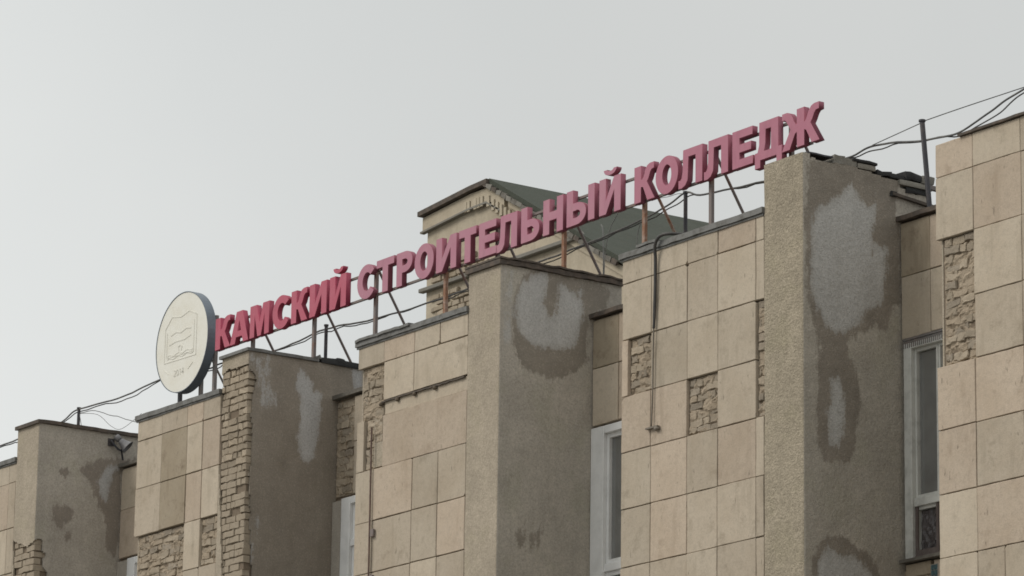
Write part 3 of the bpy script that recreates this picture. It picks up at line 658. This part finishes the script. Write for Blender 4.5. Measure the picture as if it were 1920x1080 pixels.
# ---- windows in the recessed bays
def window(i, jl, style):
    x0, x1 = REC[i][0]+jl, REC[i][1]-.15; y = YF+RD
    w, fr, gl = {'pvc': (.22, 'pvc', 'glass'), 'old': (.13, 'pvc_old', 'glass')}[style]
    if i == 3: w = .27
    tz = {1: 11.60, 2: 11.60, 3: 10.43, 4: 10.36, 0: 11.6, 5: 10.4}[i]
    bm = bmesh.new() # outer casing
    box(bm, x0, x0+w, y-.01, y+.14, WZ0, WZ1, .006); box(bm, x1-w, x1, y-.01, y+.14, WZ0, WZ1, .006)
    box(bm, x0+w+.001, x1-w-.001, y-.008, y+.14, WZ1-.10, WZ1, .006)
    wnd = obj('window', bm, fr, B)
    wnd['label'] = {'pvc': 'white plastic window in a deep bay', 'old': 'faded green white framed window with brown lower sash'}[style]
    xs = [x0+w, (x0+w+x1-w)/2, x1-w] if i != 4 else [x0+w, x0+w+.41, x0+w+1.1, x1-w]
    bm = bmesh.new()
    for a, b in zip(xs, xs[1:]):
        for z0, z1 in ((WZ0+.03, tz-.05), (tz+.05, WZ1-.101)):
            s = .055 if i != 4 else .036
            box(bm, a+.004, a+s, y+.045, y+.115, z0, z1); box(bm, b-s, b-.004, y+.045, y+.115, z0, z1)
            box(bm, a+s, b-s, y+.05, y+.115, z0, z0+s); box(bm, a+s, b-s, y+.05, y+.115, z1-s, z1)
    f = link('sash', bpy.data.meshes.new('sash'), fr, wnd); bmesh.ops.recalc_face_normals(bm, faces=bm.faces[:]); bm.to_mesh(f.data); bm.free()
    bm = bmesh.new(); box(bm, x0+w, x1-w, y+.015, y+.13, tz-.049, tz+.049, .005); obj('transom', bm, fr, wnd)
    bm = bmesh.new(); box(bm, x0+w, x1-w, y+.02, y+.13, WZ0, WZ0+.029); obj('sill', bm, fr if i != 4 else 'brownframe', wnd)
    for a, b in zip(xs, xs[1:]):
        for n_, (z0, z1) in enumerate(((WZ0+.08, tz-.1), (tz+.1, WZ1-.15))):
            bm = bmesh.new()
            if style == 'old' and n_ == 0: # creased plastic film inside the lower sash
                nn = 14; G = [[bm.verts.new((a+.05+(b-a-.1)*p/nn, y+.085+.03*mnoise.noise(Vector((p*.45+q*.5, q*.28-p*.35, i))), z0+(z1-z0)*q/nn)) for q in range(nn+1)] for p in range(nn+1)]
                for p in range(nn):
                    for q in range(nn): bm.faces.new((G[p][q], G[p+1][q], G[p+1][q+1], G[p][q+1]))
                o = obj('pane', bm, 'film', wnd); o['label'] = 'pane backed by creased film'
            else:
                box(bm, a+.05, b-.05, y+.088, y+.094, z0, z1); obj('pane', bm, gl, wnd)
    if style == 'old':
        bm = bmesh.new(); s = .05
        for a, b in zip(xs, xs[1:]):
            box(bm, a+.006, a+s, y+.03, y+.044, WZ0+.031, tz-.05); box(bm, b-s, b-.006, y+.03, y+.044, WZ0+.031, tz-.05); box(bm, a+s, b-s, y+.03, y+.044, WZ0+.031, WZ0+.09)
        obj('brown_sash_trim', bm, 'brownframe', wnd)
        bm = bmesh.new()
        box(bm, x0, x1+.1, y-.02, y+.05, WZ1+.002, WZ1+.026); box(bm, x0, x1+.1, y-.012, y+.05, WZ1-.03, WZ1-.006)
        for q in range(60): box(bm, x0+q*.035, x0+q*.035+.014, y-.016, y+.04, WZ1-.085, WZ1-.031)
        obj('corrugated_lintel_strip', bm, 'steel', wnd)
    bm = bmesh.new(); box(bm, x0-.04, x1+.1, y-.07, y+.05, WZ0-.045, WZ0-.004, .005); obj('window_ledge', bm, 'pvc' if style == 'pvc' else 'coping_mid', wnd)
    return wnd
window(0, .1, 'pvc'); window(1, .30, 'pvc'); window(2, .23, 'pvc'); window(3, .01, 'pvc'); window(4, .06, 'old'); window(5, .06, 'pvc')
bm = bmesh.new(); box(bm, FIN[1][1]+.01, FIN[1][1]+.295, YF+RD-.01, YF+RD+.045, 9.7, 12.22); obj('jamb_render', bm, 'plaster1', B)
bm = bmesh.new(); box(bm, FIN[2][1]+.01, FIN[2][1]+.225, YF+RD-.01, YF+RD+.045, 9.7, 12.22); obj('jamb_render', bm, 'plaster1', B)
# ceramic strip under the right-hand window
for r in range(12):
    for c in range(2):
        bm = bmesh.new(); xa = FIN[4][1]+.50+c*.055; za = 9.60-r*.062
        box(bm, xa, xa+.048, YF+RD-.012, YF+RD+.02, za-.055, za, .003); obj('ceramic_tile', bm, 'glasstile', B)
bm = bmesh.new(); box(bm, FIN[4][1]+.49, FIN[4][1]+.62, YF+RD-.004, YF+RD+.03, 8.8, 9.61); obj('ceramic_bed', bm, 'slab', B)
bm = bmesh.new(); box(bm, FIN[4][1]+.07, FIN[4][1]+.49, YF+RD-.01, YF+RD+.03, 9.51, 9.66, .006); obj('sill_stone', bm, 'tile_stained', B)

# ================================================================== rear building
Y2 = YF+12
RB = thing('rear_building', 'taller rear building with a cream gable and dark green sloping roof', 'building', (-56, Y2+4, 0))
bm = bmesh.new()
prof = [(-59.93, 0), (-47.0, 0), (-47.0, 15.0), (-50.3, 16.88), (-53.83, 18.86), (-57.75, 21.10), (-58.4, 21.10), (-59.93, 20.96)]
def prism(bm, prof, y0, y1):
    a = [bm.verts.new((x, y0, z)) for x, z in prof]; b = [bm.verts.new((x, y1, z)) for x, z in prof]; n = len(prof)
    bm.faces.new(a); bm.faces.new(b[::-1])
    for k in range(n): bm.faces.new((a[k], b[k], b[(k+1)%n], a[(k+1)%n]))
prism(bm, prof, Y2, Y2+9); obj('wall', bm, 'render', RB)
def slope_slab(pts, y0, y1, th, mat, name, over=0):
    bm = bmesh.new(); prof = [(x, z) for x, z in pts]+[(x, z-th) for x, z in reversed(pts)]
    prism(bm, prof, y0, y1); return obj(name, bm, mat, RB)
slope_slab([(-57.80, 21.27), (-46.5, 14.82)], Y2-.10, Y2+5.6, .10, 'roofgreen', 'roof')['label'] = 'dark green roofing felt slope'
slope_slab([(-57.80, 21.26), (-46.5, 14.81)], Y2+5.62, Y2+9.2, .10, 'roofgreen', 'roof')
slope_slab([(-60.05, 21.105), (-58.35, 21.24), (-57.81, 21.26)], Y2-.16, Y2+9.2, .09, 'coping_dark', 'roof_edge')
# cornice band under the eaves, raking down the gable
slope_slab([(-60.0, 20.99), (-58.45, 21.12), (-57.82, 21.12), (-57.35, 20.86)], Y2-.07, Y2-.002, .27, 'render', 'cornice')
slope_slab([(-60.04, 20.73), (-58.5, 20.85), (-57.9, 20.86), (-57.45, 20.62)], Y2-.10, Y2-.003, .035, 'concrete', 'cornice_moulding')
slope_slab([(-57.25, 20.80), (-53.8, 18.83), (-50.3, 16.86)], Y2-.05, Y2-.002, .17, 'render', 'raking_cornice')
# ragged bricks at the peak
random.seed(21)
for q in range(8):
    if q in (2, 6): continue
    xx = -58.62+q*.105; zt = 21.01 if xx < -57.95 else 21.01-(xx+57.95)*.55
    bm = bmesh.new(); box(bm, xx, xx+.09, Y2-.095, Y2-.072, zt-.21-random.random()*.02, zt-.02, .006); obj('brick', bm, 'render', RB)
for q in range(6):
    xx = -57.72+q*.13; zt = 20.88-(xx+57.72)*.60
    bm = bmesh.new(); box(bm, xx, xx+.085, Y2-.10, Y2-.055, zt-.24, zt-.03, .006); obj('brick', bm, 'render', RB)
for q in range(26):
    xx = -57.9+q*.16; zt = 21.20-(xx+57.80)*.571
    bm = bmesh.new(); c = Vector((xx, Y2-.12, zt-.07)); bmesh.ops.create_cube(bm, size=1)
    for v in bm.verts:
        v.co = Vector((v.co.x*random.uniform(.13, .2), v.co.y*.07, v.co.z*random.uniform(.05, .10))) ; v.co.rotate(Matrix.Rotation(.5+random.uniform(-.15, .15), 3, 'Y')); v.co += c
    obj('verge_slate', bm, random.choice(('coping_dark', 'concrete', 'coping_mid')), RB)
# ledge band and exposed stones lower left, pediment ledge right
bm = bmesh.new(); box(bm, -60.03, -55.06, Y2-.12, Y2-.001, 19.56, 19.635, .01); obj('ledge', bm, 'concrete', RB)
bm = bmesh.new(); pts = [(-55.07, 19.72), (-54.2, 19.02), (-53.2, 18.25)]
for a, b in zip(pts, pts[1:]): bar(bm, (a[0], Y2-.012, a[1]), (b[0], Y2-.012, b[1]), .025, .03)
obj('crack_moulding', bm, 'concrete', RB)
z = 20.02
while z > 18.4:
    x = -59.86+random.uniform(0, .2)
    while x < -57.9:
        L = random.choice((.12, .25, .25, .33))
        if not (19.5 < z < 19.74) and random.random() < .88 and x+L < -57.85:
            bm = bmesh.new(); slab_poly(bm, rect_outline(x+.012, x+L-.012, z-.10, z-.012, .1, .012, .02), Y2-.035-random.random()*.04, Y2+.01, .012)
            obj('brick', bm, random.choice(('brick', 'brick', 'tile_stained')), RB)
        x += L
    z -= .112

# ================================================================== rooftop letter sign
OS = 1.55; YS = YF+OS; ZL = 15.052; HL = .472
SG = thing('rooftop_letter_sign', 'red raised Cyrillic letters on rusty struts along the roof edge', 'letter sign', (-42.7, YS+.1, 13.6))
def arc(cx, cy, rx, ry, a0, a1, n=14):
    return [(cx+rx*math.cos(math.radians(a0+(a1-a0)*k/n)), cy+ry*math.sin(math.radians(a0+(a1-a0)*k/n))) for k in range(n+1)]
def glyph(c, w, h):
    s, t = .138, .100
    S = lambda pts: [(x*w, y*h) for x, y in pts]
    if c == 'К':
        a = lambda u, v: (s+(w-s)*u, v*h)
        return [[(0,0),(0,h),(s,h),a(0,.61),a(.08,.61),a(.20,.67),a(.34,.86),a(.48,.96),a(.68,1),a(1,1),a(1,.83),a(.84,.825),a(.72,.77),a(.58,.60),a(.46,.52),a(1.06,0),a(.50,0),a(.16,.40),a(0,.41),(s,0)]]
    if c == 'А': return [S([(0,0),(.34,1),(.67,1),(1.02,0),(.73,0),(.665,.20),(.335,.20),(.275,0)]), S([(.395,.38),(.605,.38),(.50,.74)])]
    if c == 'М':
        q = s*.9/w; return [S([(0,0),(0,1),(.33,1),(.50,.40),(.67,1),(1,1),(1,0),(1-q,0),(1-q,.70),(.59,0),(.41,0),(q,.70),(q,0)])]
    if c == 'С':
        o = arc(w*.54, h*.5, w*.54, h*.52, 38, 322, 26); i = arc(w*.56, h*.5, w*.56-s*.98, h*.52-t*1.12, 318, 42, 22); return [o+i]
    if c in 'ИЙ':
        q = s/w; r = [S([(0,0),(0,1),(q,1),(q,.36),(1-q*1.05,1),(1,1),(1,0),(1-q,0),(1-q,.64),(q*1.05,0)])]
        if c == 'Й':
            r.append([(w*.20, h*1.235),(w*.36, h*1.235)]+arc(w*.5, h*1.235, w*.15, h*.06, 180, 360, 8)+[(w*.80, h*1.235)]+arc(w*.5, h*1.235, w*.30, h*.165, 360, 180, 12)[1:-1])
        return r
    if c == 'Т': q = s*1.02/w/2; k = t/h*1.05; return [S([(.5-q,0),(.5-q,1-k),(0,1-k),(0,1),(1,1),(1,1-k),(.5+q,1-k),(.5+q,0)])]
    if c == 'Р':
        o = [(0,0),(0,h),(w*.5,h)]+arc(w*.52, h*.69, w*.48, h*.31, 90, -90)+[(s,h*.38),(s,0)]
        i = [(s,h-t),(s,h*.38+t),(w*.50,h*.38+t)]+arc(w*.50, h*.69, w*.5-s*.88, h*.31-t, -90, 90, 10); return [o, i]
    if c == 'О': return [arc(w*.5, h*.5, w*.5, h*.52, 0, 350, 35), arc(w*.5, h*.5, w*.5-s, h*.52-t*1.1, 0, 348, 29)]
    if c == 'Е': k = t/h; q = s/w; return [S([(0,0),(0,1),(1,1),(1,1-k),(q,1-k),(q,.5+k*.52),(.93,.5+k*.52),(.93,.5-k*.48),(q,.5-k*.48),(q,k),(1.02,k),(1.02,0)])]
    if c == 'Л': k = t/h; q = s/w; return [S([(.0,-.02),(.0,.20),(.07,.19),(.13,.25),(.17,.42),(.19,1),(1,1),(1,0),(1-q,0),(1-q,1-k),(.19+q*.78,1-k),(.17+q*.78,.36),(.38,.16),(.28,.03),(.14,-.025)])]
    if c in 'ЬЫ':
        ww = w if c == 'Ь' else w*.70
        o = [(0,0),(0,h),(s,h),(s,h*.62),(ww*.5,h*.62)]+arc(ww*.52, h*.31, ww*.48, h*.31, 90, -90)
        i = [(s,h*.62-t),(ww*.50,h*.62-t)]+arc(ww*.50, h*.31, ww*.5-s*.92, h*.31-t*.95, 90, -90, 10)+[(s,t*.95)]
        r = [o, i]
        if c == 'Ы': r.append([(w-s,0),(w-s,h),(w,h),(w,0)])
        return r
    if c == 'Н': q = s/w; k = t/h; return [S([(0,0),(0,1),(q,1),(q,.5+k*.55),(1-q,.5+k*.55),(1-q,1),(1,1),(1,0),(1-q,0),(1-q,.5-k*.55),(q,.5-k*.55),(q,0)])]
    if c == 'Д':
        k = t/h; q = s/w; return [S([(-.0,-.20),(-.0,k),(.10,k),(.16,.40),(.17,1),(.86,1),(.86,k),(.99,k),(.99,-.20),(.99-q*.75,-.20),(.99-q*.75,0),(q*.75,0),(q*.75,-.20)]), S([(.33,k),(.86-q,k),(.86-q,1-k),(.40,1-k),(.39,.42)])]
    if c == 'Ж':
        q = s/w/2; return [S([(0,1),(.13,1),(.21,.96),(.28,.85),(.33,.70),(.37,.62),(.5-q,.60),(.5-q,1),(.5+q,1),(.5+q,.60),(.63,.62),(.67,.70),(.72,.85),(.79,.96),(.87,1),(1,1),(1,.83),(.92,.82),(.87,.75),(.82,.62),(.77,.53),(1.01,0),(.80,0),(.65,.38),(.5+q,.41),(.5+q,0),(.5-q,0),(.5-q,.41),(.35,.38),(.20,0),(-.01,0),(.23,.53),(.18,.62),(.13,.75),(.08,.82),(0,.83)])]
DEP = bpy.context.evaluated_depsgraph_get()
def letter(c, xa, xb, word):
    cu = bpy.data.curves.new('letter', 'CURVE'); cu.dimensions = '2D'; cu.fill_mode = 'BOTH'; cu.extrude = .038; cu.bevel_depth = .003; cu.bevel_resolution = 0
    for pts in glyph(c, xb-xa, HL):
        sp = cu.splines.new('POLY'); sp.points.add(len(pts)-1); sp.use_cyclic_u = True
        for p, (x, y) in zip(sp.points, pts): p.co = (x, y, 0, 1)
    t = bpy.data.objects.new('tmp', cu); COL.objects.link(t); bpy.context.view_layer.update()
    me = bpy.data.meshes.new_from_object(t.evaluated_get(bpy.context.evaluated_depsgraph_get())); bpy.data.objects.remove(t); bpy.data.curves.remove(cu)
    tilt = random.uniform(-.006, .006)
    me.transform(Matrix.Translation((xa, YS+.041+random.uniform(-.004, .004), ZL)) @ Matrix.Rotation(tilt, 4, 'Y') @ Matrix.Rotation(math.pi/2, 4, 'X'))
    me.name = 'letter'; me.materials.clear()
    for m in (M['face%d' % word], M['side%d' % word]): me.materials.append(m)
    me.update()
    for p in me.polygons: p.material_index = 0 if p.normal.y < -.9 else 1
    o = bpy.data.objects.new('letter', me); COL.objects.link(o); o.parent = SG; o.matrix_parent_inverse = Matrix.Translation(-SG.location)
    o['label'] = {1: 'deep crimson letter ', 2: 'faded pink letter ', 3: 'dusty rose letter '}[word] + c
LET = [('К', -49.722, -49.315, 1), ('А', -49.309, -48.805, 1), ('М', -48.751, -48.225, 1), ('С', -48.13, -47.684, 1), ('К', -47.62, -47.203, 1), ('И', -47.133, -46.68, 1), ('Й', -46.59, -46.164, 1),
 ('С', -45.88, -45.44, 2), ('Т', -45.385, -44.946, 2), ('Р', -44.881, -44.487, 2), ('О', -44.433, -43.967, 2), ('И', -43.903, -43.418, 2), ('Т', -43.346, -42.939, 2), ('Е', -42.874, -42.473, 2), ('Л', -42.462, -41.994, 2), ('Ь', -41.896, -41.483, 2), ('Н', -41.398, -40.955, 2), ('Ы', -40.868, -40.258, 2), ('Й', -40.154, -39.694, 2),
 ('К', -39.399, -38.989, 3), ('О', -38.952, -38.487, 3), ('Л', -38.468, -37.984, 3), ('Л', -37.952, -37.469, 3), ('Е', -37.384, -36.987, 3), ('Д', -36.942, -36.414, 3), ('Ж', -36.403, -35.703, 3)]
for a in LET: letter(*a)
for z in (ZL+.035, ZL+HL-.09):
    bm = bmesh.new(); box(bm, -49.70, -35.95, YS+.085, YS+.115, z-.016, z+.016); obj('rail', bm, 'rust', SG)
posts = [(-50.0, 0), (-48.88, 0), (-47.20, 0), (-45.60, 0), (-43.86, 1), (-42.63, 0), (-41.11, 1), (-39.36, 2), (-37.98, 0), (-36.4, 0)]
for x, st in posts[1:]:
    bm = bmesh.new(); bar(bm, (x, YS+.14, 13.47), (x, YS+.14, ZL+HL-.04), .055, .045)
    o = obj('post', bm, ['rust', 'rust_strong', 'rust_strong'][st], SG)
    if st: o['label'] = 'strongly rusted orange-brown post'
    bm = bmesh.new(); tube(bm, [(x+.02, YS+.16, ZL+HL-.06), (x+.02, YS+1.42, 13.47)], .019, 6); obj('brace', bm, 'rust_strong' if st == 2 else 'rust', SG)

# ================================================================== round disc sign
DX, DZ, DR = -50.62, 15.345, .765
D = thing('round_sign', 'large round cream disc sign with faint emblem and year beside the red letters', 'sign', (DX, YS, 13.6))
n = 72; bm = bmesh.new()
ring = lambda r, y: [bm.verts.new((DX+r*math.cos(2*math.pi*k/n), y, DZ+r*math.sin(2*math.pi*k/n))) for k in range(n)]
a, b, c_, d = ring(DR-.012, YS-.055), ring(DR, YS-.055), ring(DR, YS+.095), ring(DR-.02, YS+.10)
e_ = ring(DR-.012, YS-.047)
for u, w in ((a, b), (b, c_), (c_, d), (e_, a)):
    for k in range(n): bm.faces.new((u[k], u[(k+1)%n], w[(k+1)%n], w[k]))
bm.faces.new(d); obj('rim', bm, 'rim', D)
bm = bmesh.new(); ff = ring(DR-.0125, YS-.048); bb = ring(DR-.0125, YS-.02); bm.faces.new(ff); bm.faces.new(bb[::-1])
for k in range(n): bm.faces.new((ff[k], ff[(k+1)%n], bb[(k+1)%n], bb[k]))
obj('face', bm, 'disc', D)
def mark(pts, w=.012, name='emblem_line'):
    bm = bmesh.new()
    for p, q in zip(pts, pts[1:]): bar(bm, (p[0], YS-.050, p[1]), (q[0], YS-.050, q[1]), w, .006)
    obj(name, bm, 'disc_mark', D)
mark([(-51.12, 15.62), (-51.125, 15.10), (-50.20, 15.08), (-50.20, 15.70)])
mark([(-51.12, 15.62), (-50.93, 15.78), (-50.66, 15.74), (-50.42, 15.79), (-50.20, 15.70)])
mark([(-51.06, 15.56), (-51.06, 15.17), (-50.27, 15.15), (-50.27, 15.63)], .007)
for zz in (15.14, 15.19): mark([(-51.04+.055*k, zz+.014*math.sin(k*1.35)) for k in range(15)], .009)
mark([(-50.95, 15.50), (-50.8, 15.53), (-50.66, 15.50), (-50.5, 15.54), (-50.36, 15.52)], .02)
mark([(-51.0, 15.36), (-50.8, 15.385), (-50.55, 15.375), (-50.36, 15.41)], .016)
mark([(-50.70, 15.22), (-50.72, 15.29), (-50.66, 15.31), (-50.61, 15.28), (-50.64, 15.22)], .014)
mark([(-51.12, 14.99), (-50.98, 14.91)], .009); mark([(-50.42, 14.90), (-50.28, 14.98)], .009)
DG = {'2': [[(0,1),(.5,1.0),(1,.85),(1,.6),(0,0),(1,0)]], '0': [[(0,.2),(0,.8),(.3,1),(.7,1),(1,.8),(1,.2),(.7,0),(.3,0),(0,.2)]], '1': [[(.2,.75),(.6,1),(.6,0)]], '4': [[(.75,0),(.75,1),(0,.3),(1,.3)]]}
for k, ch in enumerate('2014'):
    for st in DG[ch]: mark([(-50.82+k*.075+p[0]*.052, 14.855+p[1]*.085) for p in st], .015, 'year_digit')
for x in (-50.93, -50.32, -49.93):
    bm = bmesh.new(); bar(bm, (x, YS+.13, 13.47), (x, YS+.13, DZ+.3 if x > -50.9 else DZ+.2), .055, .05); obj('post', bm, 'darksteel' if x < -50.9 else 'steel', D)
bm = bmesh.new(); box(bm, -51.15, -49.9, YS+.101, YS+.13, DZ-.3, DZ-.25); box(bm, -51.15, -49.9, YS+.101, YS+.13, DZ+.22, DZ+.27); obj('rail', bm, 'steel', D)
bm = bmesh.new(); tube(bm, [(-50.15, YS+.16, DZ-.25), (-50.15, YS+1.2, 13.47)], .016, 6); obj('brace', bm, 'steel', D)

# ================================================================== loudspeaker on the left fin
LX, LY, LZ = FIN[1][1], YF+1.37, 14.01
L = thing('loudspeaker', 'small grey horn loudspeaker bracketed high on the left fin side', 'loudspeaker', (LX, LY, LZ-.1))
ax = Vector((.42, .55, -.62)).normalized(); base = Vector((LX+.10, LY-.05, LZ+.06))
def lathe(bm, base, ax, prof, n=20):
    u = ax.orthogonal().normalized(); w = ax.cross(u); rings = []
    for d, r in prof: rings.append([bm.verts.new(base+ax*d+(u*math.cos(2*math.pi*k/n)+w*math.sin(2*math.pi*k/n))*r) for k in range(n)])
    for A_, B2 in zip(rings, rings[1:]):
        for k in range(n): bm.faces.new((A_[k], A_[(k+1)%n], B2[(k+1)%n], B2[k]))
    bm.faces.new(rings[0]); return rings
bm = bmesh.new(); r_ = lathe(bm, base, ax, [(0, .03), (.02, .048), (.06, .058), (.12, .080), (.165, .104), (.17, .110), (.16, .098), (.08, .055), (.03, .025)]); bm.faces.new(r_[-1]); obj('horn', bm, 'horn', L, smooth=True)
bm = bmesh.new(); r_ = lathe(bm, base-ax*.09, ax, [(0, .03), (.01, .05), (.08, .052), (.09, .04)], 14); bm.faces.new(r_[-1]); obj('driver', bm, 'horn', L, smooth=True)
bm = bmesh.new(); tube(bm, smooth_path([(LX, LY-.15, LZ+.03), (LX+.05, LY-.17, LZ+.04), (LX+.08, LY-.13, LZ-.02), (LX+.10, LY-.06, LZ-.09), (LX+.10, LY+.02, LZ-.10)], 5), .016, 7); box(bm, LX, LX+.02, LY-.20, LY-.10, LZ-.03, LZ+.08)
bar(bm, (LX+.10, LY-.02, LZ-.08), (LX+.02, LY+.06, LZ-.22), .025, .02); obj('bracket', bm, 'darksteel', L)

# ================================================================== masts and cables on the roof
def mast(x, y, z0, z1, lean, r, mat, label):
    bm = bmesh.new(); tube(bm, [(x, y, z0), (x+lean*.5, y, (z0+z1)/2), (x+lean, y, z1)], r, 10); tube(bm, [(x+lean, y, z1-.012), (x+lean, y, z1+.012)], r*1.35, 10)
    o = obj('cable_mast', bm, mat, None); tag(o, label, 'mast', 'thin masts holding the roof cable'); return o
YW = YF+2.2
mast(-55.02, YW, 13.47, 15.19, 0, .026, 'darksteel', 'short dark mast above the leftmost fin, holding the cable')
mast(-47.70, YW, 13.47, 15.15, 0, .026, 'darksteel', 'dark mast standing between two sign struts under the word ending in Й at left')
mast(-39.18, YW, 13.47, 15.27, 0, .026, 'darksteel', 'dark mast below the third word, in front of the green roof')
mast(-33.70, YF+1.54, 13.735, 14.84, -.12, .030, 'darksteel', 'leaning dark mast on the recess coping at the far right')
wire = lambda name, ctrl, r, label, mat='cable', per=8, wob=0: tag(obj(name, tube(bmesh.new(), [Vector((p.x, p.y, p.z+wob*mnoise.noise(p*3))) for p in smooth_path(ctrl, per)], r, 6), mat, None), label, 'cable')
P = lambda x, z, y=0: (x, YW+y, z)
main = [P(-61, 14.95), P(-57.66, 15.02), P(-57.11, 15.02), P(-55.67, 15.045), P(-55.02, 15.18), P(-53.8, 15.13), P(-52.466, 15.198), P(-50.944, 15.107), P(-50.63, 15.116), P(-49.18, 15.03), P(-47.70, 15.09), P(-46.45, 15.0), P(-45.09, 14.96), P(-43.0, 15.0), P(-41, 15.05), P(-39.69, 15.16), P(-39.18, 15.27), P(-38.8, 15.165), P(-37.6, 15.055), P(-36.8, 14.98), P(-35.95, 14.996), P(-35.45, 15.04), P(-34.62, 14.90), P(-34.0, 14.853), P(-33.4, 14.96), P(-32.986, 15.072), P(-32.0, 15.2), P(-29, 15.3)]
wire('roof_cable', main, .013, 'thick grey cable strung along the roof behind the red letters', wob=.02)
m2 = [(x+.1, y+.03, z+.025*math.sin(i*2.3)-.02) for i, (x, y, z) in enumerate(main)]
wire('roof_cable', m2, .009, 'thinner grey strand twisted beside the thick roof cable', wob=.05)
wire('guy_wire', [P(-35.5, 15.05), (-33.83, YF+1.56, 14.83)], .006, 'thin wire running from the cable up to the leaning right mast', 'cable', 2)
wire('guy_wire', [(-33.82, YF+1.54, 14.83), (-33.4, YF+1.8, 14.95), P(-32.6, 15.12)], .006, 'thin wire from the leaning right mast toward the upper right corner', 'cable', 3)
wire('guy_wire', [P(-55.0, 15.12), P(-54.6, 15.08), P(-53.9, 14.88), P(-53.2, 14.66), P(-52.2, 14.6)], .006, 'thin wire sagging right from the leftmost mast', 'cable', 5, .03)
wire('guy_wire', [P(-55.0, 15.1), P(-54.4, 14.98), P(-53.95, 14.72), P(-53.6, 14.62), P(-53.0, 14.76)], .004, 'thinnest loose wire curling below the sagging wire at left', 'cable', 5)
wire('guy_wire', [P(-55.0, 15.1), P(-54.8, 14.6)], .005, 'short pale wire hanging beside the leftmost mast', 'coping', 3)
wire('loose_wire', [(-42.10, YF+3, 15.6), (-42.04, YF+3, 15.3), (-42.05, YF+3, 13.5)], .009, 'pale bent rod in front of the green roof left side', 'coping', 4)
wire('loose_wire', [(-41.72, YF+3, 15.68), (-42.0, YF+3, 15.2), (-42.03, YF+3, 13.5)], .006, 'thin pale wire slanting across the green roof', 'coping', 4)
wire('loose_wire', [(-41.20, YF+3, 15.45), (-41.3, YF+3, 15.1), (-41.36, YF+3, 13.5)], .006, 'thin pale wire beside the orange-brown post on the green roof', 'coping', 4)
wire('loose_wire', [P(-40.0, 15.38), P(-39.7, 15.30), P(-39.4, 15.33), P(-39.2, 15.26)], .004, 'curled loose wire end under the letter О of the third word', 'cable', 4, .1)

# hose over the parapet and its bracket
hz = [(-36.40, YF+.25, 13.80), (-36.55, YF-.02, 13.81), (-36.70, YF-.07, 13.80), (-36.79, YF-.07, 13.71), (-36.82, YF-.04, 13.55), (-36.835, YF-.03, 13.2), (-36.85, YF-.03, 12.85), (-36.86, YF-.03, 12.72)]
h = thing('drop_cable', 'black hose bent over the parapet with a thin grey pipe down the tiles', 'hose', (-36.85, YF-.03, 11.5))
bm = bmesh.new(); tube(bm, smooth_path(hz, 7), [.020]*43+[.017]*7, 10); obj('hose', bm, 'rubber', h, smooth=True)
bm = bmesh.new(); tube(bm, smooth_path([(-36.86, YF-.03, 12.74), (-36.875, YF-.025, 12.3), (-36.88, YF-.025, 11.9), (-36.895, YF-.03, 11.53)], 5), .0095, 8); obj('pipe', bm, 'greypipe', h, smooth=True)
bm = bmesh.new(); box(bm, -36.99, -36.76, YF-.05, YF-.01, 11.515, 11.535); bmesh.ops.create_uvsphere(bm, u_segments=10, v_segments=6, radius=.038, matrix=Matrix.Translation((-36.79, YF-.03, 11.50)) @ Matrix.Diagonal((1.3, .8, .7, 1))); obj('bracket', bm, 'greypipe', h)
# rusty down pipe with two clamps on the middle panel
dpi = thing('down_pipe', 'thin dark red-brown pipe with rusty clamps down the middle tile panel', 'pipe', (-42.95, YF-.03, 7.9))
bm = bmesh.new(); tube(bm, [(-42.955, YF-.03, 12.55), (-42.95, YF-.03, 11.3), (-42.945, YF-.03, 7.9)], .0125, 8)
M['pipe_red'] = metal_mat('dark_red_pipe', (.13, .085, .07), (.18, .12, .09), .7, .1); obj('pipe', bm, 'pipe_red', dpi)
for z in (11.15, 10.55, 9.5):
    bm = bmesh.new(); box(bm, -42.935, -42.86, YF-.035, YF-.004, z-.05, z+.05, .004); obj('clamp', bm, 'rust_strong' if False else 'rust', dpi)
